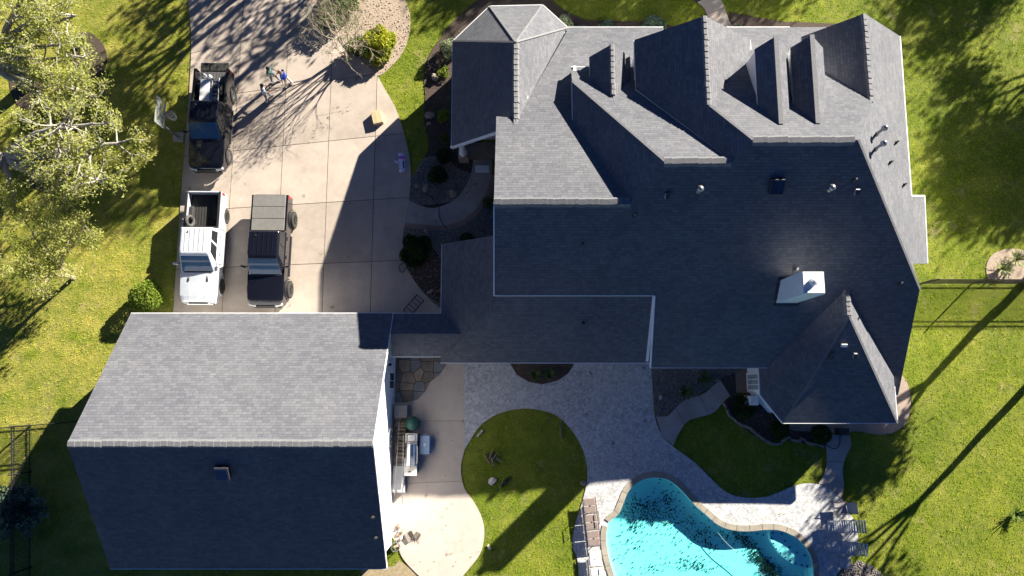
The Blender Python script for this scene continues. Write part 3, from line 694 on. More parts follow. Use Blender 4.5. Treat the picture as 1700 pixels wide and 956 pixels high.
wall(xG1+0.25, eL.y, xG1+0.25, yG1-0.3, 6.5, z0=3.0); wall(xG1r-0.25, yG1-0.3, xG1r-0.25, yG1-2, 6.5, z0=4)
xe = PR.at(1494,60).x
poly_wall([(xG2+0.2,g2n.y-0.6,0),(xe-0.35,g2n.y-0.6,0),(xe-0.35,g2n.y-0.6,PR.z(xe-0.35,0)-0.15),(g2s.x,g2n.y-0.6,g2s.z-0.15),(xG2+0.2,g2n.y-0.6,P2.z(xG2+0.2,0)-0.12)], house, HO)
e1, e2 = PR.at(1494,60), PR.at(1513,325)
gutter(e1, e2, wd=0.09); wall(e1.x-0.4, g2n.y-0.6, e2.x-0.4, hipR.y+0.2, e2.z-0.1)
gutter(PR.at(1535,325), PR.at(1540,437)); gutter(PR.at(1513,325), PR.at(1535,325))
b1, b2 = PR.at(1535,325), PR.at(1540,437)
wall(b1.x-0.3, b1.y-0.2, b2.x-0.3, b2.y+0.2, min(b1.z,b2.z)-0.1); wall(e2.x-0.4, b1.y-0.2, b1.x-0.3, b1.y-0.2, b1.z-0.2); wall(b2.x-0.3, b2.y+0.2, e2.x-0.4, b2.y+0.2, b2.z-0.2)
fr = PF.at(1491,656)
poly_wall([(hipR.x-0.4, hipR.y+0.3, 0), (hipR.x-0.4, hipR.y+0.3, PF.z(0,hipR.y)-0.4), (fr.x-0.35, 1.6, PF.z(0,1.6)-0.2), (fr.x-0.35, 1.6, 0)], house, HO)
# hipped wing at the back corner
k = 0.0
rs = P(1412,526,V1.z); wx = (V1.x+rs.x)/2
fy = P(1400,702,WE).y; fl = P(1300,702,WE); frc = P(1490,702,WE); le = P(1262,655,WE); lx = le.x
kr = (V1.z-WE)/(frc.x-wx); Q1 = Plane(-kr, 0, V1.z+kr*wx)
top = Vector((wx, rs.y, V1.z)); vtop = Vector((wx, V1.y+0.05, V1.z))
hroof(Q1, [vtop, top, Vector((frc.x,fy,WE)), Vector((frc.x,1.2,WE))])
kl = (V1.z-WE)/(wx-lx); Q2 = Plane(kl, 0, V1.z-kl*wx)
hroof(Q2, [vtop, Vector((lx, Y0+0.6, WE)), Vector((lx, le.y, WE)), top])
hroof(plane3(top, Vector((lx,le.y,WE)), fl), [top, Vector((lx,le.y,WE)), fl])
Q3 = plane3(top, fl, Vector((frc.x,fy,WE))); hroof(Q3, [top, fl, Vector((frc.x,fy,WE))])
gutter((lx,le.y,WE), (lx,Y0+0.1,WE)); gutter((lx,le.y,WE), fl); gutter(fl, (frc.x,fy,WE)); gutter((frc.x,fy,WE), (frc.x,0.3,WE))
xw_ = P(1241,640,0).x
ww = wall(xw_, Y0+0.6, xw_, le.y+0.15, WE-0.05)
wall(xw_, le.y+0.15, fl.x+0.2, fy+0.45, WE-0.05); wall(fl.x+0.2, fy+0.45, frc.x-0.35, fy+0.45, WE-0.05); wall(frc.x-0.35, fy+0.45, frc.x-0.35, 1.6, WE-0.05)
# glazed garden door in the wing's west wall
dy = P(1245,634,1.2).y
dr = MB().box((xw_-0.03, dy, 1.1), (0.07, 1.0, 2.1), ch=0.01).build('door', TRIM, house, off=HO)
for iy in range(3):
    for iz in range(4):
        MB().box((xw_-0.075, dy-0.27+0.27*iy, 0.5+0.42*iz), (0.02, 0.22, 0.36)).build('pane', mat('pale_reflection_glass', (0.34, 0.39, 0.41), (0.28, 0.33, 0.35), 3, 0.1), dr, off=HO)  # pale blue-grey base paints the reflection seen in the door panes
MB().box((xw_-0.1, dy-0.43, 1.05), (0.05, 0.03, 0.14), ch=0.01).build('handle', GALV, dr, off=HO)
MB().box((xw_-0.13, dy+0.0, 2.27), (0.1, 0.13, 0.18), ch=0.03).build('wall_lantern', IRON, house, off=HO)
MB().box((xw_-0.05, dy-0.95, 0.55), (0.45, 0.5, 1.1), ch=0.03).build('utility_box', TRIM, house, off=HO)

# windows of the pool side
for wx_, wy_, ww_ in ((-1.2, yl+1.2, 1.4), (1.6, yl+1.2, 1.8), (4.6, yl+1.2, 1.4), (9.3, Y0+0.45, 1.6), (11.4, Y0+0.45, 1.2), (15.2, fy+0.45, 1.6)):
    wn = MB().box((wx_, wy_-0.02, 1.5), (ww_, 0.09, 1.4), ch=0.01).build('window', TRIM, house, off=HO)
    for ix in (-1, 1):
        for iz in (-1, 1): MB().box((wx_+ix*ww_*0.235, wy_-0.07, 1.5+iz*0.32), (ww_*0.42, 0.02, 0.58)).build('pane', GLASS, wn, off=HO)
# ---- ridge caps laid one over the next
def caps(a, b, kf, kb, parent, off, step=0.275, wdt=0.17, rise=0.03):
    """kf / kb: fall to the right / left of the line a -> b (per metre)."""
    a, b = Vector(a), Vector(b); d = b-a; n = max(1, int(d.length/step)); d.normalize(); L = step*1.12
    s_ = Vector((d.y, -d.x, 0)).normalized()
    me = None
    r1 = s_*wdt+Vector((0,0,-kf*wdt)); l1 = -s_*wdt+Vector((0,0,-kb*wdt)); up = Vector((0,0,1))
    V = []
    for t_, h in ((0, 0.012), (L, 0.014+rise)):
        for q in (r1+up*h, r1*0.55+up*(h+0.055), l1*0.55+up*(h+0.055), l1+up*h): V.append(d*t_+q)
        for q in (r1-up*0.03, -up*0.02, -up*0.02, l1-up*0.03): V.append(d*t_+q)
    F = [(0,1,9,8),(1,2,10,9),(2,3,11,10),(8,9,13,12),(9,10,14,13),(10,11,15,14),(0,8,12,4),(3,7,15,11),(1,0,4,5),(2,1,5,6),(3,2,6,7)]
    for i in range(n):
        if me is None: o = mesh_obj('ridge_cap', V, F, CAPM, parent); me = o.data
        else: o = link(bpy.data.objects.new('ridge_cap', me), parent)
        o.location = a+d*(i*step)-off+Vector((random.uniform(-0.012,0.012), random.uniform(-0.012,0.012), random.uniform(-0.006,0.008))); o.rotation_euler[2] = random.uniform(-0.03, 0.03)
caps(rA, TA, 0.72, 0.42, house, HO, 0.285, 0.21, 0.05); caps(rB, TB, 0.72, 0.6, house, HO, 0.285, 0.21, 0.05); caps(rCL, rCR, 0.72, 0.54, house, HO, 0.285, 0.21, 0.05)
caps(ap, QT.w(tx, ts.y), kT2 if False else kT, kT2, house, HO); caps(vtop, top, kl, kr, house, HO, 0.22, 0.17)
caps(PL.w(gx1, g1n.y), PL.w(gx1, g1s.y), kL, kG, house, HO, 0.28, 0.13); caps(PR.w(g2s.x, g2n.y), PR.w(g2s.x, g2s.y), k2, kR, house, HO, 0.28, 0.13); caps(Vector((s0.x,n0.y,s0.z)), s0, 0.8, 0.8, house, HO, 0.28, 0.12)
def hipline(a, b, n_=None): return bar('hip_cap', a, b, 0.10, 0.03, CAPM, house, HO, 0.02)
for a, b_ in ((n1,ap),(n2,ap),(nw2,ap),(ne2,ap),(cB,rB),(rCR,hipR),(top,fl),(top,Vector((frc.x,fy,WE))),(rCL,PL.w(g1s.x,g1s.y))): hipline(a, b_)

# ---- chimney
ch_t = 8.15
c0, c1 = P(1334,487,ch_t), P(1367.5,451,ch_t)
cmx, cmy = (c0.x+c1.x)/2, (c0.y+c1.y)/2; cw, cd = c1.x-c0.x, c1.y-c0.y
CHM = mat('chimney_siding', (0.72, 0.75, 0.77), (0.66, 0.7, 0.73), 1.5, 0.5)
chim = MB().box((cmx, cmy, (4.2+ch_t)/2), (cw, cd, ch_t-4.2), ch=0.012).build('chimney', CHM, house, off=HO)
bme = None
for k_ in range(20):
    zb_ = ch_t-0.02-0.19*(k_+1); hx, hy = cw/2+0.002, cd/2+0.002
    if bme is None:
        q_ = [(-hx-0.022,-hy-0.022,0),(hx+0.022,-hy-0.022,0),(hx+0.022,hy+0.022,0),(-hx-0.022,hy+0.022,0),(-hx-0.004,-hy-0.004,0.19),(hx+0.004,-hy-0.004,0.19),(hx+0.004,hy+0.004,0.19),(-hx-0.004,hy+0.004,0.19)]
        o_ = mesh_obj('siding_board', q_, [(3,2,1,0),(0,1,5,4),(1,2,6,5),(2,3,7,6),(3,0,4,7)], CHM, chim); bme = o_.data
    else: o_ = link(bpy.data.objects.new('siding_board', bme), chim)
    o_.location = Vector((cmx, cmy, zb_))-HO
    if zb_ < 4.6: break
for dx_, dy_, sx_, sy_ in ((0,-cd/2-0.07,cw+0.3,0.2),(0,cd/2+0.07,cw+0.3,0.2),(-cw/2-0.07,0,0.2,cd),(cw/2+0.07,0,0.2,cd)):
    MB().box((cmx+dx_, cmy+dy_, PF.z(0,cmy+dy_)+0.012), (sx_, sy_, 0.012), rx=math.atan(0.72)).build('flashing', LEADV, chim, off=HO)
fp = P(1352,467,ch_t+0.2)
MB().lathe([(0.17,0),(0.17,0.16),(0.15,0.17),(0.15,0.26),(0.2,0.27),(0.2,0.32),(0.05,0.38)], (fp.x, fp.y, ch_t), 18).build('flue', TRIM, chim, smooth=False, off=HO)
MB().box((cmx, cmy, ch_t+0.004), (cw*0.98, cd*0.98, 0.03), ch=0.01).build('cap_plate', TRIM, chim, off=HO)
sd = PF.at(1318,449); MB().box(sd+Vector((0,0,0.2)), (0.12, 0.12, 0.5), ch=0.02).build('saddle_vent', GALV, house, off=HO)
# ---- vents
def pipe(pl, u, v, h, r, m, cap=False, parent=house, off=HO):
    q = pl.at(u, v); d = (Vector((q.x,q.y,q.z)))
    mb = MB().lathe([(r*1.9, -0.12), (r*1.7, 0.03), (r, 0.1), (r, h), (r*0.8, h)], d, 12)
    if cap: mb.lathe([(r*0.9, h), (r*2.0, h+0.02), (r*2.1, h+0.12), (r*1.4, h+0.22), (r*0.3, h+0.26)], d, 16)
    return mb.build('roof_vent', m, parent, smooth=True, off=off)
for u, v in ((1160,316),(1377,314)): pipe(PF, u, v, 0.16, 0.075, GALV, True)
for u, v in ((1053,358),(967,406),(1417,300),(1492,471)): pipe(PF, u, v, 0.3, 0.045, LEADV)
for u, v in ((1455,222),(1453,247)): pipe(PR, u, v, 0.62, 0.065, GALV, True)
for u, v in ((1487,237),(1477,270),(1500,307)): pipe(PR, u, v, 0.28, 0.045, LEADV)
pipe(QF, 968, 537, 0.2, 0.05, LEADV); pipe(Plane(-kR,0,PR.c), 1444, 276, 0.3, 0.05, LEADV) if False else None
def boxvent(pl, u, v, sx, sy, h, m, m2, parent=house, off=HO, name='roof_vent'):
    q = pl.at(u, v); nrm = pl.normal(); M = nrm.to_track_quat('Z', 'Y').to_matrix().to_4x4(); M.translation = q-off
    a = MB().box((0,0,h/2), (sx,sy,h), ch=0.02); a.V = [tuple(M @ Vector(p)) for p in a.V]; o = a.build(name, m, parent)
    a = MB().box((0,0,h+0.012), (sx*0.84,sy*0.84,0.025)); a.V = [tuple(M @ Vector(p)) for p in a.V]; a.build('lid', m2, o)
    return o
SOLAR = mat('solar_panel', (0.012, 0.02, 0.05), (0.02, 0.03, 0.07), 6, 0.12)
boxvent(PF, 1288, 308, 0.62, 0.72, 0.22, LEADV, SOLAR, name='solar_vent')
for u, v in ((1107,324),(1421,317)): boxvent(PF, u, v, 0.22, 0.28, 0.16, GALV, LEADV)
boxvent(Q3, 1400, 572, 0.32, 0.16, 0.12, GALV, TRIM); boxvent(Q3, 1418, 589, 0.2, 0.28, 0.14, GALV, LEADV); boxvent(Q3, 1380, 590, 0.12, 0.3, 0.12, LEADV, LEADV)

# ---- front porch with column
py = P(790,262,0.1)
pf = W2([(764,238),(822,238),(822,266),(764,266)])
MB().prism(pf, 0.05, 0.16).build('porch_floor', FLAG, house, off=HO)
cpos = P(771,264,0)
MB().box((cpos.x,cpos.y,0.55), (0.55,0.55,0.95), ch=0.03).build('column_base', ROCK, house, off=HO)
MB().lathe([(0.2,1.0),(0.23,1.05),(0.17,1.12),(0.15,2.6),(0.2,2.7),(0.22,2.8),(0.22,2.95)], (cpos.x,cpos.y,0), 20).build('column', TRIM, house, smooth=True, off=HO)

# ================================================================== GARAGE
GE, GR = 3.0, 7.2
garage = thing('garage', 'detached white gable-roofed garage with charcoal shingles beside the trucks', 'garage', (-12.6, -2.2, 0)); GO = Vector(garage.location)
gx0, gx1_ = -19.2, -6.0; gyb = P(400,520,GE).y; gyf = P(400,944,GE).y; gym = (gyb+gyf)/2; gk = (GR-GE)/(gyb-gym)
GB = Plane(0, -gk, GE+gk*gyb); GF = Plane(0, gk, GE-gk*gyf)
roof('roof_plane', GB, [GB.w(gx0,gyb), GB.w(gx1_,gyb), GB.w(gx1_,gym), GB.w(gx0,gym)], garage, GO)
roof('roof_plane', GF, [GF.w(gx0,gyf), GF.w(gx1_,gyf), GF.w(gx1_,gym), GF.w(gx0,gym)], garage, GO)
caps(Vector((gx0+0.02,gym,GR)), Vector((gx1_,gym,GR)), gk, gk, garage, GO, 0.285, 0.19)
gutter((gx0,gyb,GE), (gx1_,gyb,GE), garage, GO); gutter((gx0,gyf,GE), (gx1_,gyf,GE), garage, GO)
for x_ in (gx0+0.35, gx1_-0.28):
    poly_wall([(x_,gyb-0.35,0),(x_,gyf+0.35,0),(x_,gyf+0.35,GE),(x_,gym,GR-0.2),(x_,gyb-0.35,GE)][::(-1 if x_ > -10 else 1)], garage, GO)
wall(gx0+0.35, gyb-0.35, gx1_-0.28, gyb-0.35, GE+0.1, garage, GO); wall(gx0+0.35, gyf+0.35, gx1_-0.28, gyf+0.35, GE+0.1, garage, GO)
for a, b_ in ((GB.w(gx1_,gyb), (gx1_,gym,GR)), (GF.w(gx1_,gyf), (gx1_,gym,GR))):
    bar('rake_board', a, b_, 0.05, 0.17, TRIM, garage, GO, -0.11)
# side window and hook on the gable wall
wxg = gx1_-0.28
sw = MB().box((wxg+0.03, P(655,632,1.6).y, 1.6), (0.08, 0.9, 1.3), ch=0.01).build('window', TRIM, garage, off=GO)
for iy in (-1, 1):
    for iz in (-1, 1): MB().box((wxg+0.075, P(655,632,1.6).y+iy*0.2, 1.6+iz*0.29), (0.02, 0.36, 0.52)).build('pane', GLASS, sw, off=GO)
lp = P(655,605,2.2); MB().box((wxg+0.07, lp.y, 2.2), (0.14, 0.14, 0.26), ch=0.04).build('wall_lantern', IRON, garage, off=GO)
for v_ in (612, 880): 
    q = P(656, v_, 0); MB().box((wxg+0.05, q.y, GE/2), (0.07, 0.09, GE-0.1), ch=0.015).build('downspout', TRIM, garage, off=GO) if v_ == 880 else None
boxvent(GF, 371, 782, 0.62, 0.66, 0.22, LEADV, SOLAR, garage, GO, 'solar_vent')
for u, v in ((619,858),(624,892)): pipe(GF, u, v, 0.25, 0.06, LEADV, False, garage, GO)
HOUSE_FOOT = [[(xw,sw_y),(xw,nw.y),(n1.x,n1.y),(n2.x,n2.y),(ne.x,ne.y),(ne.x,ya),(g2s.x,yCe),(e1.x,e1.y),(b2.x,b1.y),(b2.x,b2.y),(fr.x,0),(frc.x,fy+0.4),(fl.x,fy+0.4),(lx,le.y),(lx,Y0),(xr,yl+0.8),(xl+0.4,yl+0.8),(xl+0.4,ytop)], [(gx0+0.3,gyf+0.3),(gx1_,gyf+0.3),(gx1_,gyb-0.3),(gx0+0.3,gyb-0.3)]]
KEEP_OFF += HOUSE_FOOT
# ================================================================== PLANTS
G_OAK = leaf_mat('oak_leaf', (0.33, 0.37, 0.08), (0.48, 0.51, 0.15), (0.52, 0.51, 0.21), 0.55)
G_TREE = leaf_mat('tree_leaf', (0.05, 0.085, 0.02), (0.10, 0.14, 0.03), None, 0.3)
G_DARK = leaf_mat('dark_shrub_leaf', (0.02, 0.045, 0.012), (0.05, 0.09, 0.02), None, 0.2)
G_MID = leaf_mat('shrub_leaf', (0.06, 0.11, 0.025), (0.12, 0.18, 0.045), None, 0.25)
G_LIME = leaf_mat('lime_leaf', (0.30, 0.34, 0.03), (0.48, 0.46, 0.05), (0.20, 0.27, 0.03), 0.35)
G_PALE = leaf_mat('pale_leaf', (0.22, 0.28, 0.15), (0.34, 0.38, 0.24), None, 0.25)
G_BALL = leaf_mat('boxwood_leaf', (0.12, 0.19, 0.025), (0.22, 0.28, 0.04), None, 0.3)
G_BLUE = leaf_mat('blue_green_leaf', (0.08, 0.14, 0.10), (0.17, 0.25, 0.19), None, 0.2)
G_STRAP = leaf_mat('strap_leaf', (0.16, 0.2, 0.06), (0.34, 0.36, 0.18), None, 0.25)

def unit(): 
    v = Vector((random.gauss(0,1), random.gauss(0,1), random.gauss(0,1))); return v.normalized()
def grow(base, d0, L0, r0, depth, spread, up, mb, tips, shrink=0.72, bend=0.25, kids=(2, 3), nseg=4, n=7):
    """Branching limbs into mb; the twig points go to tips."""
    stack = [(Vector(base), Vector(d0).normalized(), L0, r0, 0)]
    while stack:
        p, d, L, r, lv = stack.pop()
        pts = [p.copy()]; rs = [r]; q = p.copy(); dd = d.copy(); r_end = r*0.62
        for i in range(nseg):
            dd = (dd+unit()*bend*0.5+Vector((0,0,up*0.12))).normalized(); q = q+dd*(L/nseg); pts.append(q.copy()); rs.append(r+(r_end-r)*(i+1)/nseg)
        mb.tube(pts, rs, max(4, n-lv), cap=False)
        if lv >= depth-1:
            for i in range(1, nseg+1): tips.append(pts[i])
        if lv < depth:
            for k in range(random.randint(*kids)):
                a = (dd+unit()*spread).normalized(); a.z += up*0.15; a.normalize()
                j = random.choice((nseg, nseg, nseg-1)); stack.append((pts[j], a, L*shrink*random.uniform(0.8,1.15), r_end*0.85, lv+1))
def foliage(tips, per, rad, size, flat=0.0):
    T = np.array([tuple(t) for t in tips]); C = np.repeat(T, per, 0)+RNG.normal(size=(len(T)*per, 3))*rad*np.array([1, 1, 0.75])
    return leaf_quads(C, size, flat)
def tree(name, label, u=None, v=None, base=None, trunk_h=3.0, r=0.22, lean=(0,0), depth=4, L=2.6, spread=0.75, up=0.5, per=10, rad=0.35, size=0.09, bark=None, leaf=None, seed=1, cat='tree', group=None, kids=(2,3), stems=1, shrink=0.74, tipskip=1, n=8, bend=0.25):
    random.seed(seed); b0 = P(u, v, 0) if base is None else Vector(base)
    o = thing(name, label, cat, b0, 0, group); mb = MB(); tips = []
    for s_ in range(stems):
        ang = 2*math.pi*s_/max(1,stems)+random.uniform(-0.3,0.3); sp = 0.0 if stems == 1 else 0.35
        d = Vector((lean[0]+sp*math.cos(ang), lean[1]+sp*math.sin(ang), 1)).normalized(); start = Vector((0.12*math.cos(ang)*(stems>1), 0.12*math.sin(ang)*(stems>1), -0.1))
        pts = [start]; rs = [r*1.35]
        for i in range(1, 6):
            pts.append(start+d*(trunk_h*i/5)+unit()*r*0.35); rs.append(r*(1.1-0.07*i))
        mb.tube(pts, rs, n+2, cap=False)
        for k in range(kids[1]+1 if stems == 1 else kids[1]):
            a = 2*math.pi*k/(kids[1]+1)+random.uniform(-0.4,0.4); dd = (d+Vector((math.cos(a)*spread, math.sin(a)*spread, 0.1+random.uniform(0,0.3)))).normalized()
            grow(pts[-1] if k else pts[-1], dd, L, rs[-1]*0.72, depth-1, spread, up, mb, tips, shrink, bend, kids, n=n)
    mb.build('trunk', bark or DBARK, o, smooth=True)
    if leaf is not None:
        V, F = foliage(tips[::tipskip], per, rad, size); np_mesh('crown', V, F, leaf, o)
    return o

# ---- live oaks on the left lawn
def oak(name, label, u, v, h, r, clumps, per, size, seed, bark, rad=0.19, twig=0.8):
    random.seed(seed); b0 = P(u, v, 0); o = thing(name, label, 'tree', b0, 0, 'live oaks on the left lawn'); mb = MB(); tips = []
    top = Vector((0.1, 0.0, h)); mb.tube([Vector((0,0,-0.1)), Vector((0.05,0.05,h*0.4)), Vector((0.0,-0.05,h*0.75)), top], [r*1.4, r*1.05, r*0.95, r*0.9], 12, cap=False)
    for k, (cu, cv, cz, cr) in enumerate(clumps):
        c_ = P(cu, cv, cz)-b0; d = c_-top; L_ = d.length; side = d.cross(Vector((0,0,1))).normalized()
        m1 = top+d*0.33+side*random.uniform(-0.12,0.12)*L_+Vector((0,0,0.12*L_)); m2 = top+d*0.68+side*random.uniform(-0.1,0.1)*L_+Vector((0,0,0.06*L_+random.uniform(-0.2,0.2)))
        ra = min(r*0.72, 0.06+0.042*L_); pts_ = [top, m1, m2, c_]; sm = []
        for q in range(13):
            t_ = q/12; sm.append(top*(1-t_)**3+m1*3*t_*(1-t_)**2+m2*3*t_*t_*(1-t_)+c_*t_**3+unit()*0.05*(0 < q < 12))
        mb.tube(sm, [ra*(1-0.7*q/12) for q in range(13)], 8, cap=False)
        for q in range(8):
            a_ = unit(); a_.z = a_.z*0.5+0.1
            grow(sm[random.choice((9,10,11,12,12))], a_, cr*0.62, ra*0.22, 2, twig, 0.1, mb, tips, 0.68, 0.3, (2,3), n=5)
    mb.build('trunk', bark, o, smooth=True); V, F = foliage(tips[::2], per, rad, size); np_mesh('crown', V, F, G_OAK, o); return o
oak('oak_tree', 'spreading live oak with thick pale limbs rising from the mulch ring beside the basketball hoop', 70, 290, 2.9, 0.34, [(105,205,5.6,1.5),(155,205,5.2,1.4),(100,255,4.8,1.4),(150,258,5.0,1.5),(195,238,4.6,1.3),(105,300,4.4,1.3),(160,300,4.4,1.4),(-70,215,5,1.4),(-40,380,5,1.6),(25,330,3.6,0.8)], 8, 0.08, 11, BARK)
oak('oak_tree', 'live oak in the top left corner of the lawn over two mulch rings', 48, 140, 2.9, 0.31, [(25,25,5.2,1.5),(75,20,5.6,1.5),(125,25,5.2,1.4),(50,65,5.0,1.4),(100,75,5.2,1.4),(140,95,4.6,1.1),(85,120,4.6,1.3),(125,150,4.4,1.3),(75,160,4.6,1.2),(-40,30,5.5,1.5),(60,-30,5.5,1.5),(160,165,4.2,1.0)], 8, 0.08, 23, BARK)
oak('small_oak_tree', 'thin young oak with bare pale twigs left of the round clipped bush', 122, 462, 1.5, 0.1, [(40,365,3.8,1.1),(95,352,3.9,1.1),(70,395,3.6,1.1),(125,385,3.4,1.0),(50,435,3.3,1.0),(108,430,3.1,0.9),(75,468,3.0,0.9),(140,372,3.2,0.8)], 8, 0.07, 5, TWIG)
# ---- bare multi-stem tree in the drive bed
tree('crape_myrtle', 'nearly bare pale-twigged crape myrtle in the bed at the top of the driveway', 583, 92, trunk_h=1.3, r=0.05, depth=5, L=0.95, spread=0.6, up=0.4, per=1, rad=0.12, size=0.05, bark=TWIG, leaf=G_MID, seed=8, stems=9, kids=(2,3), shrink=0.8, tipskip=4, n=5, bend=0.35)
# ---- tall trees round the plot whose shade lies on the lawns
OFF = [
  # ground position as photo coordinates beyond the frame, trunk height, radius, limb length, leaves, label
  (1738, 428, 4.3, 0.24, 1.15, 3, 'tall slim-trunked tree just right of the spiky bed by the fence'),
  (1752, 592, 4.6, 0.20, 1.7, 2, 'fork-trunked tree past the right edge below the iron fence'),
  (1945, -70, 3.2, 0.30, 2.4, 5, 'broad tree past the right edge level with the right gable'),
  (2000, -10, 3.0, 0.26, 2.1, 5, 'broad tree past the right edge, the nearer of two to the spiky bed'),
  (1900, -310, 3.4, 0.28, 2.2, 3.4, 'broad tree beyond the top right corner'),
  (1500, -300, 3.6, 0.28, 2.4, 4, 'tree beyond the top edge above the right gable'),
  (1320, -310, 3.6, 0.28, 2.3, 4, 'tree beyond the top edge above the front walk'),
  (1130, -340, 3.4, 0.26, 2.0, 3, 'tree beyond the top edge above the big left gable'),
  (760, -240, 3.2, 0.24, 2.1, 1.0, 'tree beyond the top edge right of the driveway'),
  (600, -250, 3.2, 0.2, 1.8, 0.6, 'slender tree beyond the top edge over the driveway'),
  (700, -125, 7.0, 0.2, 1.7, 2.4, 'tall tree beyond the top edge between driveway bed and octagonal bay'),
  (640, -190, 6.4, 0.2, 1.7, 1.0, 'tall tree beyond the top edge behind the bare crape myrtle'),
  (470, -70, 4.2, 0.17, 1.3, 1.6, 'slim tree just beyond the top edge at the left kerb of the driveway'),
  (545, -130, 4.6, 0.18, 1.5, 1.6, 'slim tree beyond the top edge over the middle of the driveway'),
  (395, -40, 3.6, 0.15, 1.4, 1.6, 'thin sapling beyond the top edge where lawn meets driveway'),
]
for i, (u, v, th, r_, L_, per, lab) in enumerate(OFF):
    tree('shade_tree', lab, u, v, trunk_h=th, r=r_, depth=4, L=L_, spread=0.7, up=0.45, per=int(per*5), rad=0.5, size=0.16, leaf=G_TREE, seed=40+i, shrink=0.75, group='tall trees around the plot')

# ---- shrubs
def shrub(name, label, u, v, rx, rz=None, leaf=None, n=900, size=0.07, seed=1, lump=0.25, group=None, spiky=False, z0=0.0):
    random.seed(seed); rg = np.random.default_rng(seed); rz = rz or rx
    b0 = P(u, v, 0); o = thing(name, label, 'shrub', b0, 0, group)
    mb = MB()
    for k in range(6):
        a = 2*math.pi*k/6; mb.tube([(0,0,0),(math.cos(a)*rx*0.3, math.sin(a)*rx*0.3, rz*0.6),(math.cos(a)*rx*0.6, math.sin(a)*rx*0.6, rz*1.2)], [0.02,0.014,0.006], 5, cap=False)
    mb.build('stem', DBARK, o)
    d = rg.normal(size=(n, 3)); d /= np.linalg.norm(d, axis=1)[:, None]
    k1 = rg.normal(size=(9, 3)); k1 /= np.linalg.norm(k1, axis=1)[:, None]
    bum = (np.maximum(0, d @ k1.T)**6).max(1)
    rad = (1-lump+lump*bum*1.3)*rg.uniform(0.55, 1.0, n)**0.4
    C = d*rad[:, None]*np.array([rx, rx, rz]); C[:, 2] += rz*0.95; C = C[C[:, 2] > 0.03]
    V, F = leaf_quads(C, size)
    np_mesh('foliage', V, F, leaf, o); return o
def strap_plant(name, label, u, v, n=26, L=0.55, leaf=None, seed=1, group=None, h=0.5, wd=0.03):
    random.seed(seed); b0 = P(u, v, 0.03); o = thing(name, label, 'plant', b0, 0, group); V = []; F = []
    for k in range(n):
        a = random.uniform(0, 2*math.pi); l = L*random.uniform(0.6,1.1); hh = h*random.uniform(0.5,1.2); s_ = Vector((-math.sin(a), math.cos(a), 0)); d = Vector((math.cos(a), math.sin(a), 0)); base = len(V)
        for t_, w_ in ((0,0.6),(0.35,1.0),(0.7,0.8),(1.0,0.08)):
            p = d*l*t_+Vector((0,0,hh*math.sin(min(t_*2.0,2.2))*0.8+0.02))
            V += [p-s_*wd*w_, p+s_*wd*w_]
        for i in range(3): F.append((base+2*i, base+2*i+1, base+2*i+3, base+2*i+2))
    mesh_obj('strap_leaves', V, F, leaf or G_STRAP, o, smooth=True); return o
shrub('clipped_shrub', 'round bright green clipped bush at the corner of driveway and garage', 253, 495, 0.92, 0.72, G_BALL, 5000, 0.065, 1, 0.12)
shrub('lime_shrub', 'bright yellow-green leafy bush in the bed at the top of the driveway', 634, 84, 1.08, 0.62, G_LIME, 2000, 0.15, 2, 0.4)
shrub('green_shrub', 'loose dark green bush under the bare twigs left of the yellow bush', 600, 88, 0.75, 0.55, G_MID, 1800, 0.085, 3, 0.4)
shrub('green_shrub', 'dusky green bush at the left tip of the driveway bed', 552, 38, 0.8, 0.6, G_DARK, 2200, 0.075, 4, 0.4)
shrub('green_shrub', 'olive bush against the top edge in the driveway bed', 575, 10, 0.9, 0.6, G_MID, 1800, 0.08, 44, 0.4)
shrub('pale_shrub', 'pale grey-green rounded bush left of the octagonal bay', 748, 88, 0.62, 0.55, G_PALE, 2200, 0.06, 5, 0.25)
shrub('pale_shrub', 'pale sunlit bush at the right corner of the octagonal bay', 936, 46, 0.55, 0.5, G_PALE, 1800, 0.06, 6, 0.25)
shrub('blue_shrub', 'small blue-green bush just right of the pale bush by the bay', 962, 56, 0.45, 0.36, G_BLUE, 1200, 0.055, 7, 0.3)
shrub('blue_shrub', 'medium blue-green bush along the street side above the small gable', 1006, 58, 0.7, 0.42, G_BLUE, 2000, 0.06, 8, 0.3)
shrub('blue_shrub', 'largest dome-shaped blue-green bush along the street side eave', 1082, 54, 0.78, 0.5, G_BLUE, 2600, 0.06, 9, 0.15)
shrub('blue_shrub', 'small blue-green bush right of the front walk', 1222, 60, 0.5, 0.4, G_BLUE, 1200, 0.06, 10, 0.35)
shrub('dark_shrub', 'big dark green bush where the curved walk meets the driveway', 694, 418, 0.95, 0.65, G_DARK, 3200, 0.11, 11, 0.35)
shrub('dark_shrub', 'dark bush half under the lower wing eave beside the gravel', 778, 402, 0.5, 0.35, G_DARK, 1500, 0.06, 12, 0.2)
shrub('low_shrub', 'small lit bush in the mulch beside the pair of boulders', 738, 196, 0.42, 0.34, G_BALL, 1000, 0.06, 13, 0.4)
shrub('low_shrub', 'lowest sprig of green in the mulch left of the porch column', 737, 232, 0.3, 0.2, G_MID, 500, 0.06, 14, 0.4)
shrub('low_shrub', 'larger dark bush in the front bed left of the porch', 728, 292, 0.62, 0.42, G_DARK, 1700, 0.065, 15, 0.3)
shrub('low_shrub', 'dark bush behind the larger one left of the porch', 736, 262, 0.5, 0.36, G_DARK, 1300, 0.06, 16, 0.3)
shrub('low_shrub', 'thin plant beside the inner bend of the front walk', 812, 338, 0.35, 0.35, G_MID, 600, 0.06, 17, 0.4)
shrub('low_shrub', 'sparse sunlit plant at the top of the front bed', 737, 122, 0.4, 0.25, G_BALL, 600, 0.06, 18, 0.5)
